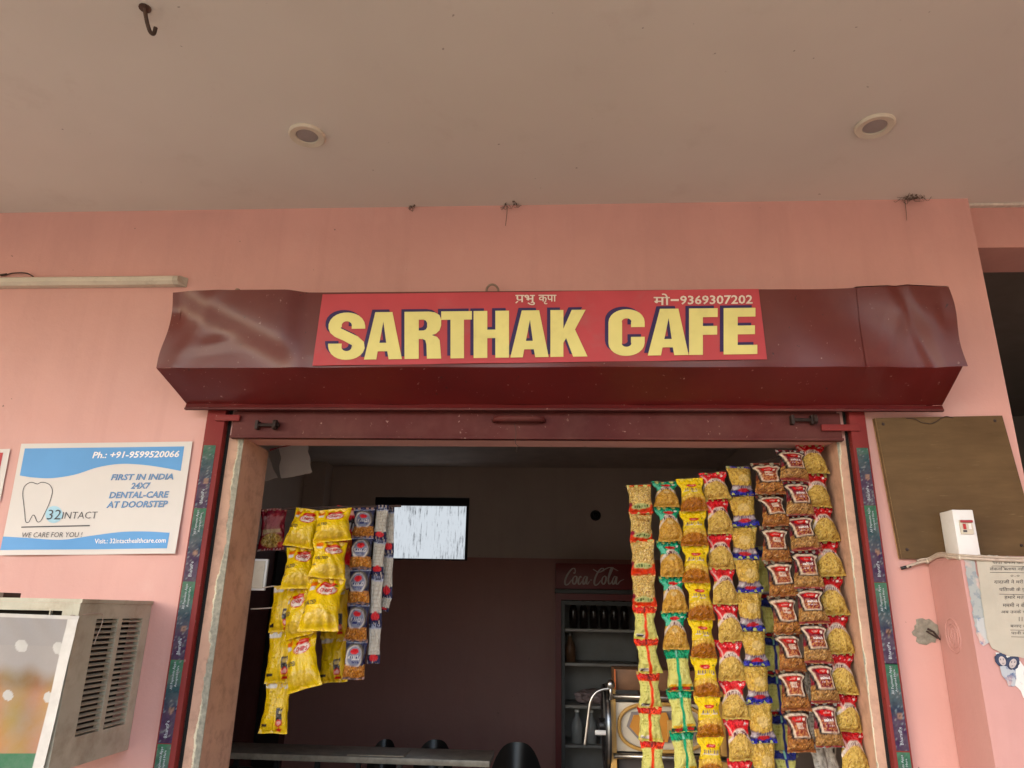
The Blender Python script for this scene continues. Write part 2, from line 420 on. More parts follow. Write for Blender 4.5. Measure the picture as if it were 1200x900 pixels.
# ------------------------------------------------------------------ shutter hood with the sign
HY, HZT, HZC = -.22, 2.642, 2.341        # front face depth, its top and its crease
HX0, HX1 = -1.463, 1.415
SEAM = 1.09
def gs(x, c, s_): return math.exp(-((x - c) / s_) ** 2)
def sm(x, a, b):
    t = min(1, max(0, (x - a) / (b - a))); return t * t * (3 - 2 * t)
def dent(x, z):
    """outward bulge of the thin sheet; flat under the sign"""
    k = (z - HZC) / (HZT - HZC); d = 0
    ml = 1 - sm(x, -1.02, -.93)
    if ml > 0:
        line = .97 - .90 * (x - HX0) / .52            # long diagonal fold, high at the left end
        s_ = k - line
        d += ml * .017 * (math.tanh(s_ / .14) + .55)
        d += ml * .004 * max(0, 1 - abs(x - HX0 - .06 - .12 * k) / .05)      # sharp creases
        d += ml * .004 * max(0, 1 - abs(k - .30 - (x + 1.30) * .5) / .14) * gs(x, -1.26, .09)
        d -= ml * .012 * gs(x, -1.44, .035) * gs(k, .80, .2)
    mr = sm(x, .80, .90)
    if mr > 0:
        d -= mr * .008 * gs(x, 1.385, .03) * gs(k, .62, .22)
        d += mr * .012 * math.tanh((k - .55 + (x - 1.24) * .9) / .2) * gs(x, 1.27, .16)
        d -= mr * .008 * max(0, 1 - abs(x + .10 * k - 1.33) / .035)
        d += mr * .005 * max(0, 1 - abs(x - .10 * k - 1.16) / .05)
        d += mr * .003 * math.sin(x * 14 + k * 4)
    mid = sm(x, -.94, -.88) * (1 - sm(x, .72, .80))
    if k < .16: d += mid * .003 * math.sin(x * 9) * (1 - k / .16)
    d += .0025 * math.sin(x * 5.1 + 1) * (1 - mid)
    return d
hood = thing('shutter_hood', 'dented maroon sheet metal shutter hood carrying the red SARTHAK CAFE sign', 'shutter hood', (0, 0, HZC))
def hood_sheet(x0, x1, off, n):
    m_ = MB()
    def front(u, v):
        x = x0 + (x1 - x0) * u; z = HZC + (HZT - HZC) * v
        ex = 0
        if x0 == HX0: ex = (-.024 * (1 - v) ** 1.3 - .004 * math.sin(v * 9)) * (1 - u) ** 10
        if x1 == HX1: ex = (.014 * (1 - v) + .006 * math.sin(v * 7.0 + 2.6)) * u ** 12
        return (x + ex, HY - off - dent(x, z), z)
    m_.grid(front, n, 26)
    def low(u, v):      # from the crease back down to the wall side
        x = x0 + (x1 - x0) * u
        xb = x + (.032 * (1 - u) ** 8 if x0 == HX0 else 0) - (.004 * u ** 8 if x1 == HX1 else 0); x += -.024 * (1 - u) ** 10 if x0 == HX0 else 0
        y = HY * (1 - v) + (-.062) * v - off * (1 - v) - dent(x, HZC) * (1 - v)
        return (x * (1 - v) + xb * v, y + .004 * math.sin(v * 3.14) * math.sin(x * 7), HZC * (1 - v) + 2.246 * v)
    m_.grid(low, n, 8)
    def lip(u, v):
        x = x0 + (x1 - x0) * u + (.032 * (1 - u) ** 8 if x0 == HX0 else 0) - (.004 * u ** 8 if x1 == HX1 else 0)
        return (x, -.062 - .008 * v, 2.246 - .018 * v + .002 * math.sin(x * 13))
    m_.grid(lip, n, 1)
    def top(u, v):
        x = x0 + (x1 - x0) * u
        return (x, HY * (1 - v) + -.002 * v - dent(x, HZT) * (1 - v) - off * (1 - v), HZT + .06 * v + off)
    m_.grid(top, n, 3)
    return m_
hood_sheet(HX0, SEAM + .01, 0, 150).build('hood_sheet', M['hood'], hood, 'smooth', recalc=False)
hood_sheet(SEAM, HX1, .0035, 40).build('hood_sheet', M['hood'], hood, 'smooth', recalc=False, label='right hood sheet overlapping at a seam')
for x in (HX0 + .03, HX1 - .03):
    MB().add([(x, HY + .012, HZC), (x, HY + .012, HZT - .005), (x, -.003, HZT + .05), (x, -.003, 2.25), (x, -.06, 2.25)], [(0, 1, 2, 3, 4)]).build('end_plate', M['hood'], hood)
MB().box((HX0 + .03, -.07, 2.222), (HX1 - .004, -.055, 2.229)).build('hem_strip', M['bar'], hood)

SY = HY - .004                            # face of the sign sheet
pc = [at(378, 345, SY), at(889, 338.5, SY), at(366, 428.5, SY), at(899, 421, SY)]
m_ = MB(); m_.grid(lambda u, v: bil(pc, u, v) + Vector((0, -.0012 * math.sin(u * 23) * (v - .5) ** 2 * 4, 0)), 40, 6)
sign = m_.build('sign_panel', M['sign_red'], hood, True, recalc=False)

def stroke(path, tv, th):
    """thick outline round a centre line; tv where it runs upright, th where it runs level"""
    P = [Vector(p) for p in path]; L = []; Rr = []
    for i, p in enumerate(P):
        d = (P[min(i + 1, len(P) - 1)] - P[max(i - 1, 0)]).normalized()
        t_ = math.sqrt((tv * d.y) ** 2 + (th * d.x) ** 2) / 2; nrm = Vector((-d.y, d.x))
        L.append(p + nrm * t_); Rr.append(p - nrm * t_)
    return [(p.x, p.y) for p in L + Rr[::-1]]
def ell(cx, cy, rx, ry, a0, a1, n=14):
    return [(cx + rx * math.cos(R(a0 + (a1 - a0) * i / n)), cy + ry * math.sin(R(a0 + (a1 - a0) * i / n))) for i in range(n + 1)]
s_path = [(.635, .655)] + ell(.39, .705, .245, .205, 0, 200) + [(.20, .58), (.37, .50), (.56, .40)] + ell(.385, .295, .245, .205, 20, -180)[1:] + [(.14, .345)]
c_path = [(.605, .615)] + ell(.37, .72, .235, .185, 0, 180) + ell(.37, .28, .235, .185, 180, 360) + [(.605, .405)]
GLY = {
 'S': [stroke(s_path, .285, .185)], 'C': [stroke(c_path, .285, .195)],
 'A': [[(0, 0), (.24, 1), (.60, 1), (.80, 0), (.52, 0), (.49, .17), (.29, .17), (.26, 0)], [(.325, .35), (.47, .35), (.41, .80)]],
 'R': [[(0, 0), (0, 1), (.48, 1), (.60, .98), (.69, .92), (.72, .82), (.72, .70), (.69, .60), (.62, .53), (.54, .50), (.64, .46), (.69, .39), (.70, .28), (.72, 0), (.44, 0), (.43, .30), (.41, .39), (.36, .42), (.28, .42), (.28, 0)],
       [(.28, .60), (.28, .83), (.37, .83), (.42, .81), (.445, .76), (.445, .67), (.42, .62), (.37, .60)]],
 'T': [[(.20, 0), (.20, .82), (0, .82), (0, 1), (.66, 1), (.66, .82), (.49, .82), (.49, 0)]],
 'H': [[(0, 0), (0, 1), (.29, 1), (.29, .60), (.46, .60), (.46, 1), (.75, 1), (.75, 0), (.46, 0), (.46, .42), (.29, .42), (.29, 0)]],
 'K': [[(0, 0), (0, 1), (.28, 1), (.28, .60), (.46, 1), (.76, 1), (.53, .58), (.80, 0), (.49, 0), (.34, .40), (.28, .30), (.28, 0)]],
 'F': [[(0, 0), (0, 1), (.62, 1), (.62, .81), (.30, .81), (.30, .62), (.61, .62), (.61, .43), (.30, .43), (.30, 0)]],
 'E': [[(0, 0), (0, 1), (.68, 1), (.68, .81), (.30, .81), (.30, .62), (.67, .62), (.67, .43), (.30, .43), (.30, .20), (.72, .20), (.72, 0)]]}
LET = [('S', 384.5, 428), ('A', 426.5, 471), ('R', 474, 517), ('T', 517, 553), ('H', 555, 596.5), ('A', 598, 643), ('K', 645, 688.5),
       ('C', 713, 755.5), ('A', 759, 807), ('F', 807.5, 841), ('E', 848, 887.5)]
for ch, xa, xb in LET:
    v, f = fill2d(GLY[ch]); w_ = max(p[0] for p in v); x_min = min(p[0] for p in v); y_lo = min(p[1] for p in v); y_hi = max(p[1] for p in v)
    m_ = MB()
    for mi, dx, dz, dy in ((1, -.0125, .0105, .0006), (0, 0, 0, .0012)):
        m_.cur = mi; vv = []
        for (a, b) in v:
            px = xa + (xb - xa) * (a - x_min) / (w_ - x_min); t = (b - y_lo) / (y_hi - y_lo)
            yb = 422 - (px - 385) * .0142; yt = 366.5 - (px - 385) * .0118
            lean = (px - 640) * .125 * -(1 - t) * 0
            p = at(px + lean, yb * (1 - t) + yt * t, SY - .002 - dy); vv.append(p + Vector((dx, 0, dz)))
        m_.add(vv, f)
    m_.build('letter', [M['yellow'], M['navy']], sign, recalc=False)

def plane_text(body, box, Y, m, parent, bold=.0, shear=0., name='lettering', slope=0., res=2, space=1.0):
    """lettering that fills the pixel box (x0, ytop, x1, ybottom) on the upright plane at depth Y"""
    v, f = text2d(body, bold, shear, res=res, space=space); x0, y0, x1, y1 = box
    mm = MB(); mm.add([at(x0 + (x1 - x0) * a, y1 + (y0 - y1) * b + slope * (x1 - x0) * a, Y) for a, b in v], f)
    return mm.build(name, m, parent, recalc=False)
SW = SY - .0028
plane_text('9369307202', (797, 346.5, 882, 357), SW, M['sign_white'], sign, .018, slope=-.012)
plane_text('मो', (766, 344, 785, 357.5), SW, M['sign_white'], sign, .014)
plane_text('-', (786, 350.5, 795.5, 352.8), SW, M['sign_white'], sign, .02)
hi = plane_text('पभु', (604, 345.5, 627, 357.5), SW, M['sign_white'], sign, .014)
plane_text('कृपा', (631, 345.5, 652, 356.5), SW, M['sign_white'], sign, .014)
m_ = MB(); m_.add([at(606.3, 352.5, SW - .0003), at(607.6, 353.2, SW - .0003), at(604.8, 355.6, SW - .0003), at(603.9, 354.8, SW - .0003)], [(0, 1, 2, 3)])
m_.build('lettering', M['sign_white'], sign)

# little rings / bolts on top of the hood, fixed to the wall
M['ringm'] = mat('faded_ring', (.30, .21, .16), .6, .3, 40)
def ring(px, py, r, label):
    c = at(px, py, -.03); m_ = MB()
    m_.tube([c + Vector((r * math.cos(t), -.01 * math.sin(t), r * math.sin(t))) for t in [i * math.pi / 10 for i in range(21)]], .005, 6, False)
    tag(m_.build('wall_ring', M['ringm'], None, True), label, 'ring')
ring(577, 341, .024, 'larger rusty wire ring on the wall above the middle of the maroon hood')
ring(279, 343, .010, 'small rusty loop on the wall above the left end of the hood')

# ------------------------------------------------------------------ rolling shutter (rolled up): bottom bar, handle, latches
sh = thing('rolling_shutter', 'rolled up maroon shutter with its bottom bar under the hood', 'shutter', (-.15, -.03, 2.13))
bx0, bx1 = at(274, 495, -.02).x, at(984, 495, -.02).x
MB().box((bx0, -.030, 2.128), (bx1, -.012, 2.225), .003).build('bottom_bar', M['bar'], sh, 'angle')
MB().box((bx0, -.040, 2.118), (bx1, -.010, 2.127)).build('bar_flange', M['bar'], sh)
MB().box((bx0 + .01, -.028, 2.226), (bx1 - .01, -.014, 2.40)).build('slat_curtain', M['bar'], sh)
def pt(px, py, y): return at(px, py, y)
hm = MB(); a, b = pt(579, 491, -.05), pt(637, 491, -.05)
hm.tube([a + Vector((0, .02, -.002)), a + Vector((.006, -.002, .0)), a + Vector((.03, -.008, 0)), b + Vector((-.03, -.008, 0)), b + Vector((-.006, -.002, 0)), b + Vector((0, .02, -.002))], [.010, .012, .013, .013, .012, .010], 8)
hm.build('handle', M['bar'], sh, True)
for px0, px1, yy in ((300, 327, 498), (927, 958, 492)):
    lm = MB(); a, b = pt(px0, yy, -.045), pt(px1, yy, -.045)
    lm.tube([a, b], .0065, 8)
    for k in (.05, .80): 
        c = a.lerp(b, k); lm.box(c + Vector((-.006, -.010, -.017)), c + Vector((.006, .016, .017)), .002)
    lm.lathe([(.0, -.006), (.018, -.006), (.018, .006), (0, .006)], b + Vector((-.012, -.006, 0)), 'X', 10)
    lm.build('latch', M['latch'], sh, 'angle')
tm = MB(); p = pt(604, 500, -.052)
tm.tube(smoothline([p + Vector((-.004, 0, .01)), p + Vector((.003, -.004, -.02)), p + Vector((.001, 0, -.06)), p + Vector((.009, 0, -.075)), p + Vector((.002, 0, -.10))]), .0011, 5)
tag(tm.build('wire_loop', M['wire']), 'thin dark wire dangling from the shutter handle', 'wire')

# ------------------------------------------------------------------ shutter guides with sticker strips
def painted(name, fn, nu, nv, corners, off, m, parent, yoff=None):
    """flat print: colour set point by point by fn(s, t)"""
    mb_ = MB(); mb_.grid(lambda u, v: bil(corners, u, v) + Vector((0, off + (yoff(u, v) if yoff else 0), 0)), nu, nv)
    o = mb_.build(name, m, parent, True, recalc=False)
    ca = o.data.color_attributes.new('Col', 'FLOAT_COLOR', 'POINT'); data = []
    for j in range(nv + 1):
        for i in range(nu + 1):
            c = fn(i / nu, j / nv); data += [*c[:3], c[3] if len(c) > 3 else 0]
    ca.data.foreach_set('color', data); return o
rg = random.Random(3)
def sticker_col(s, t):
    d = 1 - t
    nz = rg.uniform(.75, 1.25)
    if d < .30: c = (.032 + .01 * (1 - s), .21 - .25 * d, .10)
    elif d < .62:
        k = (d - .30) / .32; c = (.030, .085 * (1 - k) + .022, .11 - .03 * k)
    else: c = (.060, .014, .078)
    if d > .22 and rg.random() < .045: c = (.20, .25, .28)
    if rg.random() < .03: c = (.26, .26, .26)
    if d > .5 and (s - .62) ** 2 * .05 + (d - .615) ** 2 < .0019 and s > .2:
        c = (.42, .21, .14) if rg.random() < .75 else (.12, .05, .03)
    if rg.random() < .05: c = tuple(x * .4 + .07 for x in c)
    return tuple(x * nz * .58 for x in c)
def guide(name_label, xa, xb, gap0, gap1, sx0, sx1, greens, topz):
    g = thing('shutter_guide', name_label, 'shutter guide', ((xa + xb) / 2, 0, 0), 'shutter guide rails beside the opening')
    MB().box((xa, -.034, .0), (xb, -.001, 2.262), .002).build('rail', M['guide'], g, 'angle')
    MB().box((gap0, -.0015, 0.0), (gap1, -.0005, 2.24)).build('slot', M['black'], g)
    zs = greens
    per = (zs[0] - zs[-1]) / (len(zs) - 1)
    tops = [zs[0] + per] + list(zs) + [zs[-1] - per * k for k in (1, 2, 3)]
    for i, zt in enumerate(tops):
        zb = zt - per + .001; z1 = min(zt, topz)
        cs = [(sx0, -.0355, z1), (sx1, -.0355, z1), (sx0, -.0355, zb), (sx1, -.0355, zb)]
        f0 = (zt - z1) / per
        o = painted('sticker', lambda s, t: sticker_col(s, 1 - (f0 + (1 - t) * (1 - f0))), 8, 46, cs, 0, M['print'], g)
        def vert(body, d0, d1, s0, s1, m):
            v, f = text2d(body, .012, 0, res=1)
            mm = MB(); ww = sx1 - sx0
            mm.add([(sx0 + ww * (s1 - (s1 - s0) * b), -.0362, zt - per * (d1 - (d1 - d0) * a)) for a, b in v], [q_[::-1] for q_ in f]); 
            # text runs upward: x of the glyphs climbs, their tops face left
            mm.v = [(sx0 + ww * (s1 - (s1 - s0) * b), -.0362, zt - per * (d1 - (d1 - d0) * a)) for a, b in v]
            mm.build('lettering', m, o, recalc=False)
        if f0 < .05:
            vert('All Payments Apps', .03, .36, .25, .50, M['ink_pale'])
            vert('Accepted Here', .07, .33, .55, .78, M['ink_pale'])
        vert('BharatPe', .73, .93, .36, .62, M['ink_pale'])
    return g
zL = [at(232, y, 0).z for y in (597, 682, 773, 871)]
zR = [at(1012, y, 0).z for y in (594, 683, 776, 878)]
X = lambda px, py: at(px, py, 0).x
guide('red shutter guide with sticker strip at left side of opening', GL, -1.283, -1.283, -1.270, -1.350, -1.302, zL, 2.088)
guide('red shutter guide with sticker strip at right side of opening', 1.087, GR, 1.0765, 1.087, 1.097, 1.138, zR, 2.092)
for xa, xb, z, lab in ((X(258, 493), X(286, 493), 2.196, 'left'), (X(958, 502), X(1002, 502), 2.166, 'right')):
    tag(MB().box((xa, -.044, z - .012), (xb, -.0345, z + .012), .002).build('stop_bolt', M['guide'], None, 'angle'), 'short red flat bar across top of the %s shutter guide' % lab, 'shutter stop')

# ------------------------------------------------------------------ ceiling fittings
for px, py, lab, grp in ((360, 158, 'round cream recessed downlight in the ceiling left of the sign', 1), (1025, 147, 'round recessed downlight in the ceiling above the right end of hood', 1)):
    d = ROT @ Vector((px - 600, 450 - py, -FPX)); t = (ZC - CAM.z) / d.z; c = CAM + d * t
    dl = thing('downlight', lab, 'ceiling light', c, 'recessed ceiling downlights')
    r = .066
    MB().lathe([(r, 0), (r, -.006), (r * .93, -.011), (r * .62, -.008), (r * .60, -.002), (r * .60, .0)], c, 'Z', 32).build('rim', M['cream'], dl, 'angle')
    MB().lathe([(r * .60, -.003), (r * .3, -.0045), (0.0005, -.005)], c, 'Z', 32).build('lens', mat('dull_lens', (.30, .265, .255), .35), dl, True)
d = ROT @ Vector((170 - 600, 450 - 9, -FPX)); c = CAM + d * ((ZC - CAM.z) / d.z)
hk = MB(); hk.lathe([(.0, -.004), (.017, -.004), (.017, 0.)], c, 'Z', 12)
hk.tube(smoothline([c, c + Vector((.0, .006, -.014)), c + Vector((.004, .018, -.040)), c + Vector((.010, .030, -.060)), c + Vector((.019, .033, -.062)), c + Vector((.024, .029, -.044))]), .0058, 7)
tag(hk.build('ceiling_hook', M['iron'], None, 'angle'), 'rusty iron fan hook hanging from the ceiling', 'hook')

# cobwebs and soot in the angle between wall and ceiling
def cobweb(px, py, n, r, label, seed):
    rr = random.Random(seed); m_ = MB(); c = at(px, py, -.01)
    for i in range(n):
        a = rr.uniform(0, 6.28); l = r * rr.uniform(.3, 1)
        s_ = Vector((rr.uniform(-r, r) * .7, -rr.uniform(.0, r * .6), rr.uniform(-.004, -.001)))
        e = s_ + Vector((math.cos(a) * l * .7, -abs(math.sin(a)) * l * .5, -rr.uniform(0, .03)))
        mid = (s_ + e) / 2 + Vector((rr.uniform(-.01, .01), 0, -rr.uniform(.0, .02)))
        cc = Vector((c.x, -.002, ZC))
        m_.tube(smoothline([cc + s_, cc + mid, cc + e], 4), rr.uniform(.0004, .0011), 4, False)
    for i in range(n // 2):
        a = Vector((c.x + rr.gauss(0, r * .4), -.003 - abs(rr.gauss(0, r * .3)), ZC - .003)); m_.box(a - Vector((.003, .003, .002)), a + Vector((.003, .004, .002)))
    if r > .04:
        m_.tube(smoothline([(c.x - .02, -.003, ZC - .005), (c.x - .022, -.004, ZC - .05), (c.x - .026, -.004, ZC - .10)], 5), .0011, 4, False)
    tag(m_.build('cobweb', M['soot']), label, 'cobweb')
cobweb(1067, 233, 26, .06, 'sooty cobweb in the ceiling corner above the right end of hood', 1)
cobweb(600, 241, 10, .05, 'thin cobweb thread hanging where the ceiling meets the wall above the sign', 2)
cobweb(482, 243, 6, .022, 'small dark cobweb speck at the ceiling edge above the letter R', 3)

# ------------------------------------------------------------------ tube light
tl = thing('tube_light', 'long cream LED batten light on the wall at upper left', 'tube light', at(100, 328, -.02))
tz = at(212, 328, -.03).z; tx = at(209, 328, -.035).x
def batten(x): return [(x, -.002, tz - .020), (x, -.030, tz - .020), (x, -.044, tz - .008), (x, -.044, tz + .010), (x, -.028, tz + .021), (x, -.002, tz + .021)]
def extrude(x0, x1):
    a, b = batten(x0), batten(x1); n = len(a)
    return a + b, [tuple(range(n)), tuple(range(2 * n - 1, n - 1, -1))] + [(i, i + n, (i + 1) % n + n, (i + 1) % n) for i in range(n)]
MB().add(*extrude(-2.75, tx - .022)).build('diffuser', M['cream'], tl)
v, f = extrude(tx - .022, tx); v = [(p[0] + (.022 if i >= 6 and p[1] > -.02 else 0), p[1], p[2]) for i, p in enumerate(v)]
MB().add(v, f).build('end_cap', mat('cap_plastic', (.52, .45, .36), .5, dirt=(.2, .15, .1)), tl)
wm = MB(); wm.tube(smoothline([at(-30, 318, -.01), at(2, 322, -.01), at(16, 320, -.012), at(30, 320, -.012), at(39, 324, -.015)]), .0028, 6)
wm.tube([at(1, 322.5, -.012), at(8, 321.5, -.012)], .005, 6)
tag(wm.build('light_wire', M['wire'], None, True), 'thin dark wire joining the tube light from above', 'wire')

# ------------------------------------------------------------------ dental poster
PC = [at(25, 520, -.004), at(226, 517.5, -.004), at(0.5, 651, -.004), at(207, 649, -.004)]
def pq(zx, zy):
    """reading of the enlarged poster (4.5 times, origin 0,490) -> s, t"""
    t = 1 - (zy - 126) / 596; xl = 112 - 107 * (1 - t); xr = 1018 - 88 * (1 - t)
    return (zx - xl) / (xr - xl), t
curl = lambda s, t: -.006 * (1 - t) ** 3 * (1 + math.sin(s * 9)) - .003 * s ** 6
post = thing('poster', 'white and blue dental care poster taped to the pink wall', 'poster', bil(PC, .5, .0))
def pp(s, t, lift): return bil(PC, s, t) + Vector((0, curl(s, t) - lift, 0))
m_ = MB(); m_.grid(lambda u, v: pp(u, v, 0), 20, 12); m_.build('paper', M['paperw'], post, True, recalc=False)
def wave(pts, edge_t, lift, name):
    ss = smoothline([(s, t, 0) for s, t in pts], 8); n = len(ss); m_ = MB()
    def fn(u, v):
        p = ss[min(n - 1, int(round(u * (n - 1))))]; return pp(p.x, p.y * (1 - v) + edge_t * v, lift)
    m_.grid(fn, n - 1, 6); m_.build(name, M['blue'], post, True, recalc=False)
wave([pq(105, 302), pq(180, 314), pq(280, 318), pq(400, 300), pq(520, 262), pq(640, 245), pq(760, 252), pq(870, 270), pq(955, 288)], .955, .0008, 'blue_band')
wave([pq(22, 625), pq(150, 634), pq(330, 645), pq(480, 626), pq(640, 608), pq(770, 607), pq(900, 615)], .045, .0008, 'blue_band')
def ptext(body, x0, y0, x1, y1, m, bold=.0, shear=0., lift=.0016):
    v, f = text2d(body, bold, shear); m_ = MB()
    m_.add([pp(*pq(x0 + (x1 - x0) * a, y1 + (y0 - y1) * b), lift) for a, b in v], f); m_.build('lettering', m, post, recalc=False)
ptext('Ph.: +91-9599520066', 490, 176, 950, 213, M['ink_white'], .022, .3)
for body, x0, y0, x1, y1 in (('FIRST IN INDIA', 587, 301, 917, 334), ('24X7', 692, 348, 800, 382), ('DENTAL-CARE', 577, 396, 897, 431), ('AT DOORSTEP', 564, 446, 890, 482)):
    ptext(body, x0, y0, x1, y1, M['blue_ink'], .030, .3)
    ptext(body, x0 + 1, y0 + 2.5, x1 - 1, y1 - 2.5, M['mblue'], -.006, .3, .0022)
ptext('Visit.: 32intacthealthcare.com', 505, 641, 882, 666, M['ink_white'], .012, .1)
ptext('WE CARE FOR YOU !', 128, 606, 440, 632, M['ink'], -.004, .25)
ptext('INTACT', 332, 500, 520, 536, M['ink'], -.008, .2)
ptext('32', 254, 488, 326, 540, M['ink'], -.004, .2, .0022)
v = [(290 + 45 * math.cos(t), 513 + 45 * math.sin(t)) for t in [i * math.pi / 12 for i in range(24)]]
MB().add([pp(*pq(*p), .001) for p in v], [tuple(range(24))]).build('emblem_disc', M['lblue'], post)
MB().grid(lambda u, v: pp(*pq(120 + 358 * u, 575 + 6 * v - 5 * u), .0014), 16, 1).build('rule_line', M['ink'], post)
tooth = smoothline([(p[0], p[1], 0) for p in ((200, 350), (225, 340), (262, 352), (280, 385), (272, 430), (258, 470), (240, 510), (222, 546), (204, 550), (190, 522), (180, 515), (170, 530), (158, 552), (142, 548), (135, 500), (128, 450), (122, 400), (132, 360), (165, 340), (200, 350))], 5)
m_ = MB(); tp = [pp(*pq(p.x, p.y), .0012) for p in tooth]
for a, b in zip(tp[:-1], tp[1:]):
    d = (b - a); nn = Vector((-d.z, 0, d.x)).normalized() * .0014
    m_.add([a - nn, b - nn, b + nn, a + nn], [(0, 1, 2, 3)])
m_.build('tooth_outline', M['ink'], post)
# edge of a second poster, cut by the picture edge
rp = thing('poster', 'cream and red poster cut off at left edge of picture', 'poster', at(0, 590, -.004))
C2 = [at(-60, 528, -.005), at(12, 526, -.005), at(-75, 590, -.005), at(0, 588, -.005)]
MB().add([C2[2], C2[3], C2[1], C2[0]], [(0, 1, 2, 3)]).build('paper', M['paperw'], rp)
MB().add([bil(C2, s, t) + Vector((0, -.001, 0)) for s, t in ((.05, .05), (.90, .05), (.90, .93), (.05, .93))], [(0, 1, 2, 3)]).build('red_print', mat('poster_red', (.45, .04, .045), .5), rp)

# ------------------------------------------------------------------ air cooler with hanging banner
CX, CF, CZ0, CZ1 = -1.47, -.412, 1.022, 1.512
co = thing('air_cooler', 'dirty ivory sheet metal air cooler with slotted side on the wall', 'air cooler', (-1.9, -.2, CZ0))
m_ = MB()
m_.box((-2.7, CF, CZ0), (CX - .02, 0, CZ0 + .012)); m_.box((-2.7, CF, CZ1 - .012), (CX + .004, -.001, CZ1))
m_.build('case', M['steelw'], co)
# front with the narrow vent near its top
m_ = MB(); fz0, fz1 = CZ1 - .067, CZ1 - .036; fx = at(75, 707, CF).x
m_.box((-2.7, CF, CZ0 + .012), (CX - .0205, CF + .012, fz0)); m_.box((-2.7, CF, fz1), (CX - .0205, CF + .012, CZ1 - .0125)); m_.box((fx, CF, fz0), (CX - .0205, CF + .012, fz1))
m_.build('front_panel', M['steelw'], co)
MB().box((-2.68, CF + .05, fz0 - .02), (fx + .01, CF + .06, fz1 + .02)).build('vent_back', M['darkin'], co)
xm = at(60, 707, CF).x
MB().box((xm - .002, CF + .002, fz0), (xm + .002, CF + .012, fz1)).build('vent_bar', M['steelw'], co)
sl_z0, sl_z1 = 1.108, 1.452
cols = ((-.315, -.195), (-.172, -.048))
m_ = MB(); xi = CX - .02
m_.box((xi, CF, CZ0), (CX, cols[0][0], CZ1 - .0125)); m_.box((xi, cols[1][1], CZ0), (CX, -.002, CZ1 - .0125)); m_.box((xi, cols[0][1], sl_z0), (CX, cols[1][0], sl_z1))
m_.box((xi, cols[0][0], CZ0), (CX, cols[1][1], sl_z0)); m_.box((xi, cols[0][0], sl_z1), (CX, cols[1][1], CZ1 - .0125))
m_.build('side_panel', M['steelw'], co)
MB().box((CX - .075, CF + .03, CZ0 + .02), (CX - .07, -.01, CZ1 - .02)).build('inner_lining', M['darkin'], co)
NSL = 21; pitch = (sl_z1 - sl_z0) / NSL; first = None
for (ya, yb) in cols:
    for k in range(NSL):
        z = sl_z0 + (k + .5) * pitch
        if first is None or (ya, yb) != first[1]:
            m_ = MB(); m_.add([(CX - .001, ya, z - .0005), (CX - .012, ya, z + .0045), (CX - .014, ya, z + .0025), (CX - .003, ya, z - .0035),
                               (CX - .001, yb, z - .0005), (CX - .012, yb, z + .0045), (CX - .014, yb, z + .0025), (CX - .003, yb, z - .0035)],
                              [(0, 1, 2, 3), (7, 6, 5, 4), (0, 4, 5, 1), (1, 5, 6, 2), (2, 6, 7, 3), (3, 7, 4, 0)])
            first = (m_.build('slat', M['steelw'], co), (ya, yb), z)
        else:
            o = first[0].copy(); o.location.z += z - first[2]; COL.objects.link(o); o.parent = co
MB().box((-1.86, -.33, CZ1), (-1.79, -.25, CZ1 + .016), .002).build('top_hinge', M['iron'], co)
m_ = MB(); a = Vector((CX + .003, CF + .03, 1.455))
m_.tube(smoothline([Vector((CX - .02, CF - .012, 1.462)), a + Vector((0, .0, .012)), a + Vector((.003, .05, .015)), a + Vector((.003, .085, .01)), a + Vector((.002, .09, -.02)), a + Vector((.002, .075, -.06)), a + Vector((.002, .07, -.08))]), .0014, 5)
tag(m_.build('tie_string', M['cable']), 'thin string tying the banner corner to the cooler slots', 'string')
# banner
BYF = CF - .014
BC = [at(-70, 716, BYF), at(93, 722, BYF), at(-120, 915, BYF), at(47, 915, BYF)]
def ban(s, t):
    p = bil(BC, s, t); px = -70 + 163 * s - (1 - t) * 48; py = 718 + (1 - t) * 195
    n1 = rg.uniform(-.012, .012); g = .0
    if t > .975: return (.50, .46, .41)
    if s > .925: return (.56, .52, .47)
    wob = 4 * math.sin(px * .07) + 3 * math.sin(px * .19 + 1)
    base = (.42, .375, .35) if t > .8 else (.45, .395, .36)
    k = sm(py + wob, 778, 802)
    br = (.50 + .05 * math.sin(px * .11 + 2) + .03 * math.sin(py * .11), .27 + .03 * math.sin(px * .13), .105 + .02 * math.sin(px * .2 + py * .1))
    if py < 818: br = tuple(x * (.66 + .34 * sm(py, 800, 818)) for x in br)
    base = tuple(a_ * (1 - k) + b_ * k for a_, b_ in zip(base, br))
    if py > 882: base = (.030, .20, .085)
    for dx, dy, dr in ((25, 757, 7), (68, 758.5, 7), (10, 816, 5.6), (54, 818, 6)):
        if (px - dx) ** 2 + ((py - dy) * .92) ** 2 < dr * dr: base = (.74, .69, .62)
    return tuple(max(0, (x + n1 * .5) * .62) for x in base)
bn = painted('banner', ban, 150, 150, BC, 0, M['banner'], None,
             lambda u, v: -.006 * math.sin(u * 11 + v * 3) * (1 - abs(2 * v - 1)) - .012 * max(0, v - .8) * math.sin((u + v) * 30) - .01 * (u > .93) * 0)
tag(bn, 'printed grey and brown banner with white dots hung over the cooler front', 'banner')
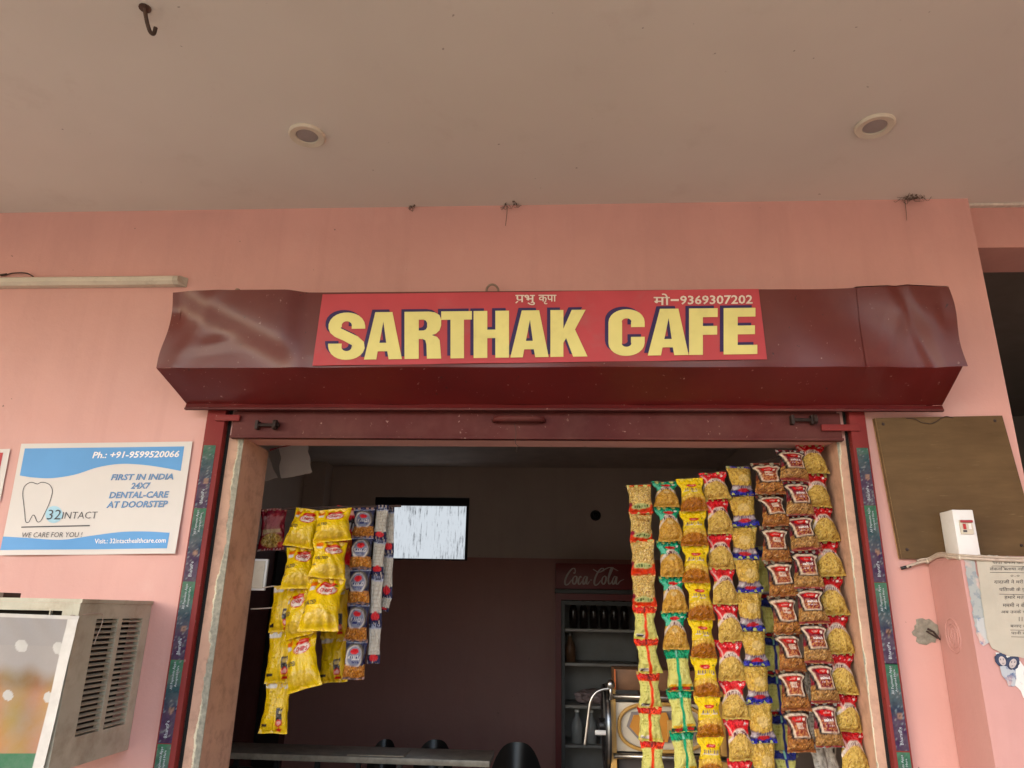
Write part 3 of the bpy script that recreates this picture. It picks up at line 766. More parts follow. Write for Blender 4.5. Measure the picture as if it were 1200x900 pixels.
# ------------------------------------------------------------------ plywood board, pier with notices, breaker box
def ply_mat():
    n = NT('plywood'); g1 = n.noise(4, n.co((1.0, 1, 6)), detail=9, rough=.62)
    c = n.mix(n.ramp(g1, .32, .70), (.105, .060, .023), (.150, .088, .037))
    c = n.mix(n.ramp(n.noise(3, detail=5), .45, .72, 0, .6), c, (.070, .036, .014))
    c = n.mix(n.ramp(n.noise(40, n.co((.5, 1, 6)), detail=4), .66, .74, 0, .5), c, (.24, .17, .09))
    n.set(c, .6, Specular_IOR_Level=.2); n.bump(g1, .06, .004); return n.m
M['ply'] = ply_mat()
bd = thing('plywood_board', 'brown plywood board nailed to the pink wall right of the opening', 'board', at(1110, 570, -.01))
BF = -.018
bc = [at(1024.5, 490, BF), at(1174.5, 487, BF), at(1055.5, 654.5, BF), at(1222, 658, BF)]
m_ = MB(); m_.add([p + Vector((0, .016, 0)) for p in bc] + bc, [(0, 1, 3, 2), (4, 6, 7, 5), (0, 4, 5, 1), (1, 5, 7, 3), (3, 7, 6, 2), (2, 6, 4, 0)])
m_.build('board', M['ply'], bd)
e0, e1 = bc[0], bc[2]
MB().add([e0 + Vector((-.0015, .014, 0)), e1 + Vector((-.0015, .014, 0)), e1 + Vector((.004, -.001, 0)), e0 + Vector((.004, -.001, 0))], [(0, 1, 2, 3)]).build('cut_edge', mat('raw_ply_edge', (.36, .22, .10), .7, .3, 60), bd)
for px, py in ((1035, 497), (1166, 493), (1063, 644), (1197, 639)):
    c = at(px, py, BF - .001); MB().lathe([(.0002, -.003), (.004, -.003), (.006, 0)], c, 'Y', 8).build('nail', M['wire'], bd)
m_ = MB(); m_.tube(smoothline([at(x, y, BF - .004) for x, y in ((1062, 490), (1072, 491), (1080, 495), (1090, 496.5), (1097, 494), (1104, 489.5), (1110, 488), (1117, 490))]), .0013, 5)
tag(m_.build('thread', M['wire']), 'thin dark thread snagged on top edge of the plywood board', 'thread')

PX0, PF, PZ = 1.302, -.212, 1.700
pier = thing('pier', 'short pink pier with torn notices at the right edge', 'pier', (1.8, -.1, 0))
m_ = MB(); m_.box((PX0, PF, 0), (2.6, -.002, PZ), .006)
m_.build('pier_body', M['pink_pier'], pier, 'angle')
# swirl pressed into the side
c = None
d = ROT @ Vector((1117 - 600, 450 - 745, -FPX)); t = (PX0 - CAM.x) / d.x; c = CAM + d * t
m_ = MB()
for r in (.013, .030, .043):
    m_.tube([c + Vector((.0, r * math.cos(a), r * 1.25 * math.sin(a))) for a in [i * math.pi / 12 for i in range(25)]], .0028, 6, False)
m_.tube(smoothline([c + Vector((0, .005, -.03)), c + Vector((0, -.004, -.01)), c + Vector((0, .006, .008)), c + Vector((0, -.002, .025))]), .0035, 6)
m_.build('swirl', M['pink_pier'], pier, True)
# notices on the front of the pier
def paper_poly(px, Y, m, name, parent, seed=0, amp=.8):
    rr = random.Random(seed); out = []
    for i in range(len(px)):
        a, b = Vector((*px[i], 0)), Vector((*px[(i + 1) % len(px)], 0)); n = max(2, int((b - a).length / 4))
        for k in range(n): p = a.lerp(b, k / n); out.append((p.x + rr.uniform(-amp, amp), p.y + rr.uniform(-amp, amp)))
    v, f = fill2d([out]); m_ = MB(); m_.add([at(x, y, Y) for x, y in v], f); return m_.build(name, m, parent, recalc=False)
NP = thing('notice', 'cream newsprint sheet with Hindi verses pasted on pier front', 'notice', at(1170, 770, PF))
NEWS = mat('newsprint', (.47, .42, .34), .8, .10, 8, .3, 20, .006, dirt=(.40, .33, .24), ds=6)
paper_poly([(1143, 650), (1230, 655), (1236, 775), (1182, 769), (1163, 760), (1157, 748)], PF - .005, NEWS, 'paper', NP, 1, .7)
for body, x0, y0, x1, y1 in (('पापी बेनाम का मन है', 1163, 656.5, 1214, 661.5), ('लेकनि बताया नही सका', 1160, 664, 1214, 669), ('0-0', 1184, 673.5, 1195, 676), ('दादाजी ने मरी ने कहा', 1165, 679, 1218, 684.5),
                             ('पिताजी के पु कहा', 1171, 688, 1214, 694), ('हमारे मत ने रहा', 1177, 697, 1216, 702.5), ('मममी न बीवन का', 1175, 706, 1218, 711.5), ('अब उनके पापू मन', 1173, 714.5, 1218, 720),
                             ('।। ।', 1194, 723, 1204, 728), ('बनाए दिन रात', 1184, 731, 1218, 736), ('पानी बहा मन', 1185, 739.5, 1218, 744)):
    plane_text(body, (x0, y0, x1, y1), PF - .0062, M['ink'], NP, .0, res=1)
for x0, y, x1 in ((1163, 663, 1214), (1160, 670.5, 1214), (1171, 696, 1200), (1184, 738, 1214), (1185, 746, 1214)):
    MB().add([at(x0, y, PF - .0062), at(x1, y + .6, PF - .0062), at(x1, y + 1.1, PF - .0062), at(x0, y + .5, PF - .0062)], [(0, 1, 2, 3)]).build('rule_line', M['ink'], NP)
def torn_mat(nm, white=(.46, .46, .45), blue=(.06, .13, .30), thr=.56):
    n = NT(nm); c = n.mix(n.ramp(n.noise(38, detail=6, rough=.6), thr, thr + .08), white, blue)
    c = n.mix(n.ramp(n.noise(16, detail=5), .56, .66, 0, .8), c, (.62, .40, .34)); n.set(c, .8); n.bump(n.noise(50, detail=4), .3, .006); return n.m
T1 = paper_poly([(1129, 652), (1140, 652), (1152, 700), (1156, 735), (1160, 752), (1151, 756), (1144, 742), (1138, 705)], PF - .0025, torn_mat('torn_grey_paper', (.36, .37, .355), (.25, .28, .30), .5), 'torn_paper', None, 4, 1.0)
tag(T1, 'pale torn strip of old paper left of the newsprint notice', 'torn paper')
T2 = paper_poly([(1144, 724), (1156, 722), (1161, 752), (1152, 758), (1147, 748)], PF - .0032, torn_mat('torn_blue_paper'), 'torn_paper', None, 5, 1.2)
tag(T2, 'small blue printed paper scrap below the pale torn strip', 'torn paper')
T3 = thing('torn_picture', 'torn blue and white picture of two women on pier front', 'torn picture', at(1185, 790, PF))
paper_poly([(1166, 764), (1180, 768), (1191, 770), (1204, 785), (1215, 800), (1215, 825), (1199, 818), (1194, 806), (1186, 802), (1178, 784)], PF - .003, torn_mat('torn_photo_paper', (.66, .65, .62), (.10, .20, .40), .60), 'paper', T3, 6, 1.0)
HAIR = mat('print_navy', (.035, .045, .085), .7, .5, 60); FACE = mat('print_pale_face', (.46, .39, .37), .7, .2, 70); DRESS = torn_mat('print_dress', (.40, .42, .45), (.07, .12, .24), .5)
for cx, cy, q_, tilt in ((1173.5, 773, 1.0, .25), (1186.5, 776, 1.05, -.2)):
    rr = random.Random(int(cx)); pl = lambda pts, lift: [at(cx + q_ * (x + tilt * y), cy + q_ * y, PF - lift) for x, y in pts]
    hair = [(8.2 * math.cos(t) * (1 + rr.uniform(-.14, .14)), (9.0 if math.sin(t) > 0 else 8.0) * math.sin(t) * (1 + rr.uniform(-.12, .12))) for t in [i * math.pi / 14 for i in range(28)]]
    MB().add(pl(hair, .0040 if cx < 1180 else .0041), [tuple(range(28))]).build('hair_print', HAIR, T3)
    MB().add(pl([(4.0 * math.cos(t) + .8, 5.4 * math.sin(t) + 1.5) for t in [i * math.pi / 10 for i in range(20)]], .0046), [tuple(range(20))]).build('face_print', FACE, T3)
    MB().add(pl([(-4, 8), (0, 7), (5, 8), (8, 18), (8, 27), (1, 27), (-4, 18)], .0043 if cx < 1180 else .0036), [tuple(range(7))]).build('dress_print', DRESS, T3)
    m_ = MB()
    for ex_, ey, w_, h_ in ((-1.0, .2, 1.0, .55), (2.4, .2, 1.0, .55), (.8, 4.2, 1.3, .5), (-1.0, -1.0, 1.3, .35), (2.4, -1.0, 1.3, .35)): m_.add(pl([(ex_ - w_, ey), (ex_, ey - h_), (ex_ + w_, ey), (ex_, ey + h_)], .0050), [(0, 1, 2, 3)])
    m_.build('feature_print', HAIR, T3)
# mortar hole on the wall with a wire end
out = []; rr = random.Random(11); c = at(1085, 741, 0)
m_ = MB(); N = 26; ringv = []
rad = [.040 * (1 + rr.uniform(-.16, .16)) for _ in range(N)]
for k, (sc, yy) in enumerate(((1.0, -.0015), (.90, -.0035), (.62, -.0012), (.25, -.0008))):
    for i in range(N):
        a = 2 * math.pi * i / N; ringv.append((c.x + rad[i] * sc * math.cos(a) * 1.1, yy - (rr.uniform(0, .0015) if k < 3 else 0), c.z + rad[i] * sc * math.sin(a) * (1.15 if math.sin(a) > 0 else 1.0)))
f = [(k * N + i, k * N + (i + 1) % N, (k + 1) * N + (i + 1) % N, (k + 1) * N + i) for k in range(3) for i in range(N)] + [tuple(3 * N + i for i in range(N))]
m_.add(ringv, f).build('mortar_patch', M['plaster'], bld, True)
m_ = MB(); m_.tube([c + Vector((.005, -.004, .012)), c + Vector((.02, -.012, .002)), c + Vector((.036, -.015, -.022))], [.004, .004, .003], 6)
m_.tube([c + Vector((.0, -.004, .004)), c + Vector((.03, -.014, -.018))], .003, 6)
tag(m_.build('cut_cable', M['wire']), 'short black cut cable poking out of the mortar hole', 'cable')
# cable lying along the pier top
m_ = MB()
path = smoothline([at(1062, 664.5, -.014), at(1078, 659, -.02), at(1089, 657, -.03), (PX0 - .006, -.10, PZ + .006), (PX0 - .008, PF + .03, PZ - .004), (PX0 + .02, PF - .008, PZ - .010), (PX0 + .12, PF - .008, PZ - .014), (PX0 + .30, PF - .008, PZ - .016), (PX0 + .6, PF - .008, PZ - .018)], 8)
m_.tube(path, .0052, 8)
m_.tube([p + Vector((0, -.003, .008)) for p in path[6:]], .004, 6)
cb = thing('cable', 'beige twin cable running along the top edge of pier', 'cable', at(1090, 656, -.02))
m_.build('sheath', M['cable'], cb, True)
MB().tube([at(1056, 666, -.012), at(1060, 665, -.013), at(1067, 663.4, -.015)], .0055, 7).build('black_end', M['rubber'], cb, True)
for k in (14, 30, 36):
    p = path[k]; MB().lathe([(.0085, -.004), (.0085, .004)], p, 'X', 10).build('clip', M['cream'], cb, True)
# breaker box
bb = thing('breaker_box', 'white plastic breaker box with red switch above the pink pier', 'breaker box', at(1127, 645, -.05))
x0, x1 = at(1115, 600, -.1).x, at(1139.5, 600, -.1).x; z1 = at(1128, 597.5, -.1).z
m_ = MB(); m_.box((x0, -.105, PZ - .09), (x1, -.02, z1), .004); m_.build('case', M['white'], bb, 'angle')
sx0, sx1 = at(1123.5, 612, -.105).x, at(1138, 612, -.105).x; sz1, sz0 = at(1130, 609.5, -.105).z, at(1130, 626, -.105).z
MB().box((sx0, -.112, sz0), (sx1, -.1052, sz1), .0015).build('breaker', M['cream'], bb, 'angle')
MB().box((sx0 + .001, -.119, sz1 - .0095), (sx1 - .001, -.1122, sz1 - .001), .0015).build('switch', mat('red_toggle', (.36, .02, .025), .35), bb, 'angle')
for k in (.2, .62): MB().box((sx0 + (sx1 - sx0) * k, -.1155, sz0 + .016), (sx0 + (sx1 - sx0) * (k + .2), -.1122, sz1 - .0135)).build('toggle', M['ink_white' if k > .5 else 'ink_red'], bb)
MB().box((sx0 + .006, -.1126, sz0 + .006), (sx1 - .022, -.1121, sz0 + .013)).build('label_print', M['ink'], bb)

# ------------------------------------------------------------------ snack packets
NU, NV = 26, 36
s0_, s1_ = .045, .055
def puff(v, low=.80):
    vv = min(1, max(0, (v - s0_) / (1 - s0_ - s1_)))
    return math.sin(math.pi * vv ** low) ** .72 if 0 < vv < 1 else 0.0
WF = {'std': ((0, 1.03), (.06, 1.01), (.30, .91), (.60, .78), (.72, .78), (.84, .98), (1, 1.02)),
      'flip': ((0, 1.0), (.12, 1.0), (.24, .83), (.36, .82), (.65, .90), (.93, .99), (1, 1.0)),
      'waist': ((0, 1.0), (.08, .98), (.35, .85), (.60, .80), (.80, .92), (.88, 1.0), (1, 1.0)),
      'mild': ((0, 1.0), (.10, .98), (.45, .90), (.70, .90), (.90, .98), (1, 1.0)),
      'chips': ((0, 1.05), (.08, 1.0), (.35, .92), (.65, .86), (.88, .96), (1, 1.0))}
class Shape:
    def __init__(s, seed, thick=.19, form='std', low=.8, wr=.030):
        r_ = random.Random(seed); s.T = thick * r_.uniform(.85, 1.15); s.low = low; s.wr = wr; s.dk = r_.uniform(.95, 1.35); s.wv, s.ww = zip(*WF[form])
        s.k = [(r_.uniform(2, 5), r_.uniform(0, 6.3), r_.uniform(.4, 1)) for _ in range(4)]
        s.cr = [(r_.uniform(.15, .85), r_.uniform(.25, .8), r_.uniform(-1, 1), r_.uniform(.05, .12), r_.uniform(-1, 1)) for _ in range(5)]
        s.tw = r_.uniform(-.05, .05); s.bend = r_.uniform(-.03, .03); s.fl = r_.uniform(.0, .05)
    def h(s, u, v):
        vv = (v - s0_) / (1 - s0_ - s1_); c = max(0, 1 - (2 * u - 1) ** 2)
        d = s.T * puff(v, s.low) * c ** .55
        w_ = 0
        for k, ph, a in s.k: w_ += a * math.cos(2 * math.pi * k * u + ph)
        e = math.exp(-abs(vv) / .16) + math.exp(-abs(1 - vv) / .16)
        d += s.wr * .5 * w_ * e * c ** .3 * (1 if 0 < vv < 1 else .25)
        for (cu, cv, sl, wd, am) in s.cr:
            t = (u - cu) - sl * (v - cv); d += am * s.wr * .55 * math.exp(-(t / wd) ** 2) * c * math.exp(-((v - cv) / .3) ** 2)
        return d
    def xz(s, u, v):
        pf = puff(v, s.low)
        k = 1 - (1 - float(np.interp(v, s.wv, s.ww))) * s.dk
        x = (u - .5) * k + .012 * math.sin(v * 17 + u * 5 + s.tw * 90) * pf + s.tw * (v - .5) + s.bend * math.sin(v * 3.14)
        z = v - 1 - .006 * math.sin(u * 9 + s.tw * 50) * (1 - pf)
        return x, z
    def p(s, u, v, eps=0.0):
        x, z = s.xz(u, v)
        return Vector((x, -(s.h(u, v) + eps) + .06 * s.fl * math.sin(u * 5), z))

def noise2(rng, nx, ny, k):
    a = rng.random((max(2, int(ny / k)) + 2, max(2, int(nx / k)) + 2))
    yi = np.linspace(0, a.shape[0] - 1.001, ny); xi = np.linspace(0, a.shape[1] - 1.001, nx)
    y0 = yi.astype(int); x0 = xi.astype(int); fy = (yi - y0)[:, None]; fx = (xi - x0)[None]
    return (a[y0][:, x0] * (1 - fy) + a[y0 + 1][:, x0] * fy) * (1 - fx) + (a[y0][:, x0 + 1] * (1 - fy) + a[y0 + 1][:, x0 + 1] * fy) * fx

def paint(kind, seed):
    rng = np.random.default_rng(seed); nx, ny = NU + 1, NV + 1
    U, V = np.meshgrid(np.linspace(0, 1, nx), np.linspace(0, 1, ny)); U = U + .05 * (noise2(rng, nx, ny, 9) - .5); V = V + .045 * (noise2(rng, nx, ny, 9) - .5) + rng.uniform(-.015, .015); C = np.zeros((ny, nx, 3)); A = np.zeros((ny, nx))
    n1 = rng.random((ny, nx)); n2 = noise2(rng, nx, ny, 3); n3 = noise2(rng, nx, ny, 1.6)
    def put(mask, rgb, food=None):
        m = np.clip(mask, 0, 1)[..., None] if mask.dtype != bool else mask[..., None].astype(float)
        C[:] = C * (1 - m) + np.array(rgb) * m
        if food is not None: A[:] = A * (1 - m[..., 0]) + food * m[..., 0]
    def soft(x, w=.03): return np.clip(x / w + .5, 0, 1)
    def el(cx, cy, rx, ry, w=.12): return soft(1 - np.sqrt(((U - cx) / rx) ** 2 + ((V - cy) / ry) ** 2), w)
    def speck(col, dark, hi, k=1.0):
        base = np.array(col)[None, None] * (0.82 + .36 * n3[..., None])
        base = np.where((n1 < .12)[..., None], np.array(dark), base); return np.where((n1 > .93)[..., None], np.array(hi), base)
    def food(mask, col, dark, hi):
        m = np.clip(mask.astype(float), 0, 1)[..., None]; C[:] = C * (1 - m) + speck(col, dark, hi) * m; A[:] = A * (1 - m[..., 0]) + m[..., 0] * (1.0 if kind in ('peanut', 'salted', 'navy', 'popcorn', 'orange') else .40)
    def glyphs(u0, u1, vc, hh, n, rgb, arch=0.):
        vv = vc + arch * (1 - ((U - (u0 + u1) / 2) / ((u1 - u0) / 2)) ** 2)
        ph = (U - u0) / (u1 - u0) * n
        m = (U > u0) & (U < u1) & (np.abs(V - vv) < hh) & ((ph % 1) > .38)
        put(m * (.55 + .45 * (n2 > .4)), rgb)
    def band(lo, hi, rgb, var=.35, dark=None):
        m = soft(V - lo, .02) * soft(hi - V, .02); c = np.array(rgb)[None, None] * (1 - var + 2 * var * n2[..., None])
        if dark is not None: c = np.where((n1 < .3)[..., None], np.array(dark), c)
        C[:] = C * (1 - m[..., None]) + c * m[..., None]; A[:] *= (1 - m)
    GOLD, GDK, GHI = (.50, .33, .11), (.29, .17, .05), (.66, .48, .22)
    if kind == 'orange':
        C[:] = (.5, .33, .1); food(V > .2, (.60, .44, .18), (.34, .18, .06), (.74, .62, .36))
        food(el(.5, .76, .36, .08, .5) * .6, (.34, .20, .07), (.18, .10, .03), (.5, .34, .14)) if seed % 3 == 0 else None
        put(soft(.17 - V + .10 * np.abs(2 * U - 1), .05), (.55, .07, .02), 0); band(.93, 1, (.62, .09, .02)); band(0, .07, (.60, .07, .02))
        put(el(.5, .20, .40, .085), (.42, .46, .22), 0); glyphs(.18, .82, .20, .035, 6, (.07, .13, .05)); put(el(.06, .3, .08, .07), (.25, .02, .06))
    elif kind in ('orange_back', 'green_back', 'blue_back'):
        top = {'orange_back': (.62, .07, .03), 'green_back': (.02, .30, .16), 'blue_back': (.03, .04, .20)}[kind]
        C[:] = (.50, .48, .13); C[:] *= (.9 + .2 * n2[..., None]); put(np.abs(V - .45) < .38, (.54, .53, .20))
        for vy in (.78, .70, .62, .54, .46): glyphs(.08, .40, vy, .010, 12, (.30, .32, .09)); glyphs(.62, .92, vy - .03, .008, 10, (.34, .35, .1))
        if kind != 'green_back': put((U > .08) & (U < .44) & (V > .06) & (V < .14), (.62, .60, .55)); glyphs(.10, .42, .10, .03, 9, (.05, .05, .05))
        else: put((V < .16) & (np.abs(np.abs(U - .5) - .28) < .17), (.55, .33, .04))
        if kind != 'orange_back':
            band(0, .10, tuple(x * .25 for x in top)); put(el(.26, .06, .15, .035), (.40, .03, .03)); put(el(.74, .06, .15, .035), (.40, .03, .03))
        put(soft(.07 - np.abs(U - .52), .04), top); band(.75, 1, top, .45, tuple(x * .4 for x in top)); put(el(.25, .88, .2, .05), (.5, .04, .04) if kind == 'orange_back' else top)
        put(soft(.03 - np.abs(U - .5), .02) * (V > .77), (.12, .02, .02) if kind == 'orange_back' else (.25, .5, .4))
    elif kind in ('green', 'red', 'darkred'):
        top = {'green': (.025, .33, .19), 'red': (.68, .055, .065), 'darkred': (.50, .022, .030)}[kind]
        drk = {'green': (.01, .10, .07), 'red': (.42, .02, .03), 'darkred': (.22, .01, .015)}[kind]
        f = ((.50, .30, .085), (.33, .18, .04), (.62, .42, .16)) if kind == 'green' else ((.53, .37, .125), (.27, .17, .05), (.64, .48, .20))
        C[:] = top; C[:] *= (.65 + .7 * n2[..., None]); put(n1 < .22, drk); put((n1 > .94) & (V > .8), (.75, .4, .4) if kind != 'green' else (.2, .5, .4))
        arch = .62 - .26 * np.abs(2 * U - 1) ** 2.4
        food(soft(arch - V, .03), *f); put(soft(np.abs(2 * U - 1) - .90 + .2 * (V - .1), .05) * (V < .6), f[0], .6)
        put(soft(arch + .115 - V, .03) * soft(V - arch, .03), (.66, .58, .50), 0); glyphs(.16, .84, .585, .040, 8, (.14, .06, .07), .065)
        if kind == 'green': put(soft(.10 - np.abs(U - .12), .03) * (V > .62) * (V < .86), (.12, .42, .30))
        else: put(soft(.035 - np.abs(U - .11 + .25 * (V - .7)), .03) * (V > .55) * (V < .88), (.70, .42, .38))
        put(el(.5, .785 if kind == 'green' else .79, .21, .05), (.46, .03, .035), 0); put(el(.80, .83, .05, .03), (.8, .8, .75)); band(0, .03, f[0], .2)
        if kind == 'green': put(el(.45, .48, .14, .06) * .5, (.62, .50, .30))
    elif kind == 'yellow':
        C[:] = (.70, .52, .02); C[:] *= (.92 + .16 * n2[..., None]); food(V < .42, (.33, .145, .022), (.17, .07, .012), (.48, .25, .05))
        food(soft(.07 - np.abs(V - .43 + .12 * (2 * U - 1) ** 2), .04), (.60, .40, .10), (.45, .28, .06), (.75, .58, .25))
        put((V > .47) & (V < .53), (.62, .47, .08), .2); glyphs(.12, .88, .60, .042, 8, (.20, .15, .13), .02); put((np.abs(V - .555) < .012) & (U > .1) & (U < .9), (.55, .5, .4))
        put(el(.5, .745, .22, .055), (.48, .03, .03), 0); put(el(.5, .745, .12, .018) * .7, (.72, .4, .35)); put(el(.85, .77, .025, .02), (.04, .12, .03))
    elif kind == 'blue':
        C[:] = (.045, .04, .10); food(soft(V - .30 + .10 * (1 - (2 * U - 1) ** 2) - .04, .04), (.53, .36, .11), (.32, .20, .06), (.66, .50, .22))
        put(el(.52, .52, .24, .13) * .45, (.66, .52, .28), .4); put(soft(.06 - np.abs(V - .24 + .06 * (1 - (2 * U - 1) ** 2)), .03), (.40, .34, .36), 0); glyphs(.2, .8, .275, .04, 6, (.14, .10, .16), -.06)
        band(.93, 1, (.05, .055, .36), .4, (.02, .02, .10)); band(0, .115, (.045, .05, .34), .5, (.015, .015, .08)); put(el(.5, .135, .24, .05), (.40, .03, .04), 0); put(el(.14, .19, .06, .04), (.5, .5, .5))
    elif kind in ('peanut', 'salted'):
        edge = (.17, .050, .030) if kind == 'peanut' else (.19, .016, .035)
        C[:] = edge; C[:] *= (.7 + .6 * n2[..., None]); put(V < .42, edge)
        food(soft(.41 - V, .03), *(((.34, .17, .06), (.12, .05, .02), (.56, .34, .14)) if kind == 'peanut' else ((.37, .225, .095), (.14, .08, .03), (.60, .42, .2))))
        dx = np.abs(2 * U - 1); tw = .84 - .30 * np.clip((.82 - V) / .5, 0, 1); top = .87 - .10 * dx ** 3
        box = lambda g: soft(tw - g - dx, .06) * soft(top - g * .4 - V, .03) * soft(V - (.34 + g * .2), .03)
        put(box(-.24), (.022, .014, .014), 0); put(box(-.07), (.66, .55, .42), 0); put(box(.07), (.23, .055, .035) if kind == 'peanut' else (.17, .012, .03), 0)
        put(box(.09) * (n1 > .62) * (V < .62), (.45, .22, .10))
        put(el(.5, .755, .25, .065), (.52, .03, .03)); put(el(.5, .755, .13, .02) * .7, (.75, .45, .4))
        if kind == 'peanut': put(soft(.30 - dx, .05) * (np.abs(V - .60) < .07), (.60, .48, .38)); glyphs(.36, .64, .60, .03, 4, (.35, .12, .08))
        else: put(soft(.44 - dx, .05) * (np.abs(V - .60) < .055) * .25, (.62, .5, .45)); glyphs(.32, .68, .49, .018, 7, (.6, .5, .5))
        put(el(.74, .74, .05, .035), (.75, .7, .6)); band(.94, 1, edge, .3); band(0, .055, (.24, .055, .055) if kind == 'salted' else (.25, .11, .05), .3)
    elif kind == 'chips':
        C[:] = (.68, .49, .02); C[:] *= (.93 + .14 * n2[..., None])
        food(el(.52, .19, .42, .13, .3) * .8, (.56, .40, .10), (.46, .31, .06), (.68, .52, .2)); A[:] *= .3
        put(el(.60, .71, .29, .115), (.46, .03, .03)); put(el(.60, .71, .25, .095), (.76, .70, .62)); put(el(.60, .835, .24, .055), (.50, .03, .03)); put(el(.60, .835, .14, .016) * .6, (.72, .4, .35))
        put(soft(.10 - np.abs(U - .20), .03) * soft(.055 - np.abs(V - .86 - .2 * (U - .2)), .03), (.62, .17, .02)); put(soft(.08 - np.abs(U - .17), .03) * (np.abs(V - .77) < .035), (.62, .62, .60))
        put(el(.82, .83, .03, .02), (.06, .2, .04)); put(el(.06, .30, .03, .025), (.02, .05, .1))
    elif kind == 'chips_back':
        C[:] = (.66, .46, .02); C[:] *= (.93 + .14 * n2[..., None]); put(soft(.035 - np.abs(U - .50), .02), (.50, .35, .012))
        put((V > .86) & (V < .95) & (U < .44), (.68, .66, .58)); put((V > .88) & (V < .95) & (U > .60) & (U < .9) & (n1 > .4), (.62, .58, .45))
        put((U > .60) & (U < .82) & (V > .20) & (V < .50), (.035, .022, .018)); put(el(.71, .21, .12, .07), (.50, .05, .04)); put(el(.71, .21, .085, .04) * .7, (.7, .5, .45)); put(el(.71, .09, .11, .03), (.45, .03, .03))
        glyphs(.63, .80, .42, .035, 4, (.45, .35, .15)); put((U > .05) & (U < .28) & (V > .12) & (V < .19), (.03, .025, .02))
        for vy in (.80, .72, .64, .56, .48, .40, .32): glyphs(.06, .42, vy, .009, 11, (.40, .28, .02))
    elif kind in ('navy', 'navy_back'):
        C[:] = (.022, .026, .075); C[:] *= (.7 + .6 * n2[..., None])
        if kind == 'navy':
            food(V < .36, (.42, .185, .05), (.20, .08, .02), (.66, .40, .16)); put(el(.5, .60, .47, .32), (.12, .11, .09), 0); put(el(.47, .56, .42, .29), (.56, .53, .50)); put(el(.5, .58, .35, .25), (.20, .22, .28)); put((np.abs(V - .55) < .045) & (np.abs(U - .5) < .3), (.50, .50, .50))
            food(soft(.34 - V, .04), (.44, .20, .05), (.20, .08, .02), (.66, .40, .16)); put(el(.5, .70, .20, .075), (.52, .04, .05)); glyphs(.26, .76, .555, .035, 5, (.03, .04, .13)); glyphs(.3, .72, .455, .025, 5, (.03, .04, .14))
            band(.90, 1, (.035, .045, .13), .5, (.02, .02, .05)); put(soft(.012 - np.abs(V - .93), .01), (.3, .33, .4)); band(0, .05, (.10, .10, .12), .5)
        else:
            put((V > .22) & (V < .84), (.44, .43, .38)); C[:] *= (.85 + .3 * n2[..., None]); put(el(.5, .145, .34, .085), (.48, .04, .05)); put((V > .84) & (V < .87), (.3, .33, .42)); glyphs(.15, .85, .92, .03, 5, (.3, .33, .42))
            for vy in (.75, .66, .57, .48, .39, .3): glyphs(.12, .88, vy, .012, 9, (.30, .29, .26))
    elif kind == 'popcorn':
        C[:] = (.20, .012, .03); C[:] *= (.75 + .5 * n2[..., None]); put(soft(.36 - np.abs(U - .5) - .05 * np.sin(V * 14), .04) * (V > .36) * (V < .80), (.34, .17, .16)); put(el(.5, .70, .34, .15), (.36, .15, .16)); put(el(.58, .84, .15, .035), (.32, .05, .06)); put(el(.2, .78, .08, .045), (.40, .25, .25))
        put((np.abs(V - .435) < .05) & (np.abs(U - .5) < .36), (.44, .34, .22)); food(el(.52, .22, .40, .16, .2), (.42, .30, .10), (.18, .09, .02), (.60, .48, .25)); put(el(.85, .13, .09, .06), (.5, .09, .06)); put((V > .955) & (n1 > .55), (.45, .3, .28)); put((V < .03) & (n1 > .6), (.5, .4, .38))
    elif kind == 'crunch':
        C[:] = (.40, .015, .025); C[:] *= (.85 + .3 * n2[..., None]); put(soft(.10 - np.abs(V - .62 - .25 * (U - .5)), .03), (.03, .025, .03)); glyphs(.06, .94, .62, .07, 4, (.62, .60, .60)); food(el(.5, .35, .42, .2, .3) * .8, (.50, .16, .03), (.28, .03, .02), (.62, .36, .06)); put(el(.6, .88, .25, .05), (.66, .35, .3))
    elif kind == 'silver':
        C[:] = (.40, .385, .35); C[:] *= (.6 + .8 * n2[..., None]); put((V > .62) & (V < .86) & (U > .55) & (U < .92), (.55, .53, .48)); glyphs(.57, .90, .74, .08, 9, (.05, .05, .05))
        for vy in (.8, .7, .6, .5, .4, .3, .2): glyphs(.08, .46, vy, .012, 9, (.2, .19, .17))
        put(soft(.03 - np.abs(U - .5), .02), (.15, .13, .12)); band(.93, 1, (.14, .02, .03)); band(0, .06, (.14, .02, .03))
    elif kind == 'olive': C[:] = (.28, .27, .08)
    lum = C.mean(-1, keepdims=True); C = np.clip((lum + (C - lum) * 1.12) * np.array([.95, .88, .86]), .004, 1); C = np.where(C < .30, C * (C / .30) ** .25, C)
    return np.concatenate([C, A[..., None]], -1)
BACKCOL = dict(orange=(.45, .42, .13), green=(.45, .44, .13), red=(.45, .42, .13), darkred=(.42, .4, .13), yellow=(.6, .45, .03), blue=(.36, .36, .12), peanut=(.25, .2, .13), salted=(.35, .33, .3))
PRINTS = {'salted': [('salted', .30, .72, .565, .635, 'ink_white', .02)],
          'chips': [('CHIPS', .40, .80, .665, .755, 'ink_red', .03), ('SALTED', .05, .42, .43, .515, 'ink_dark', .02)]}
_pk = {}
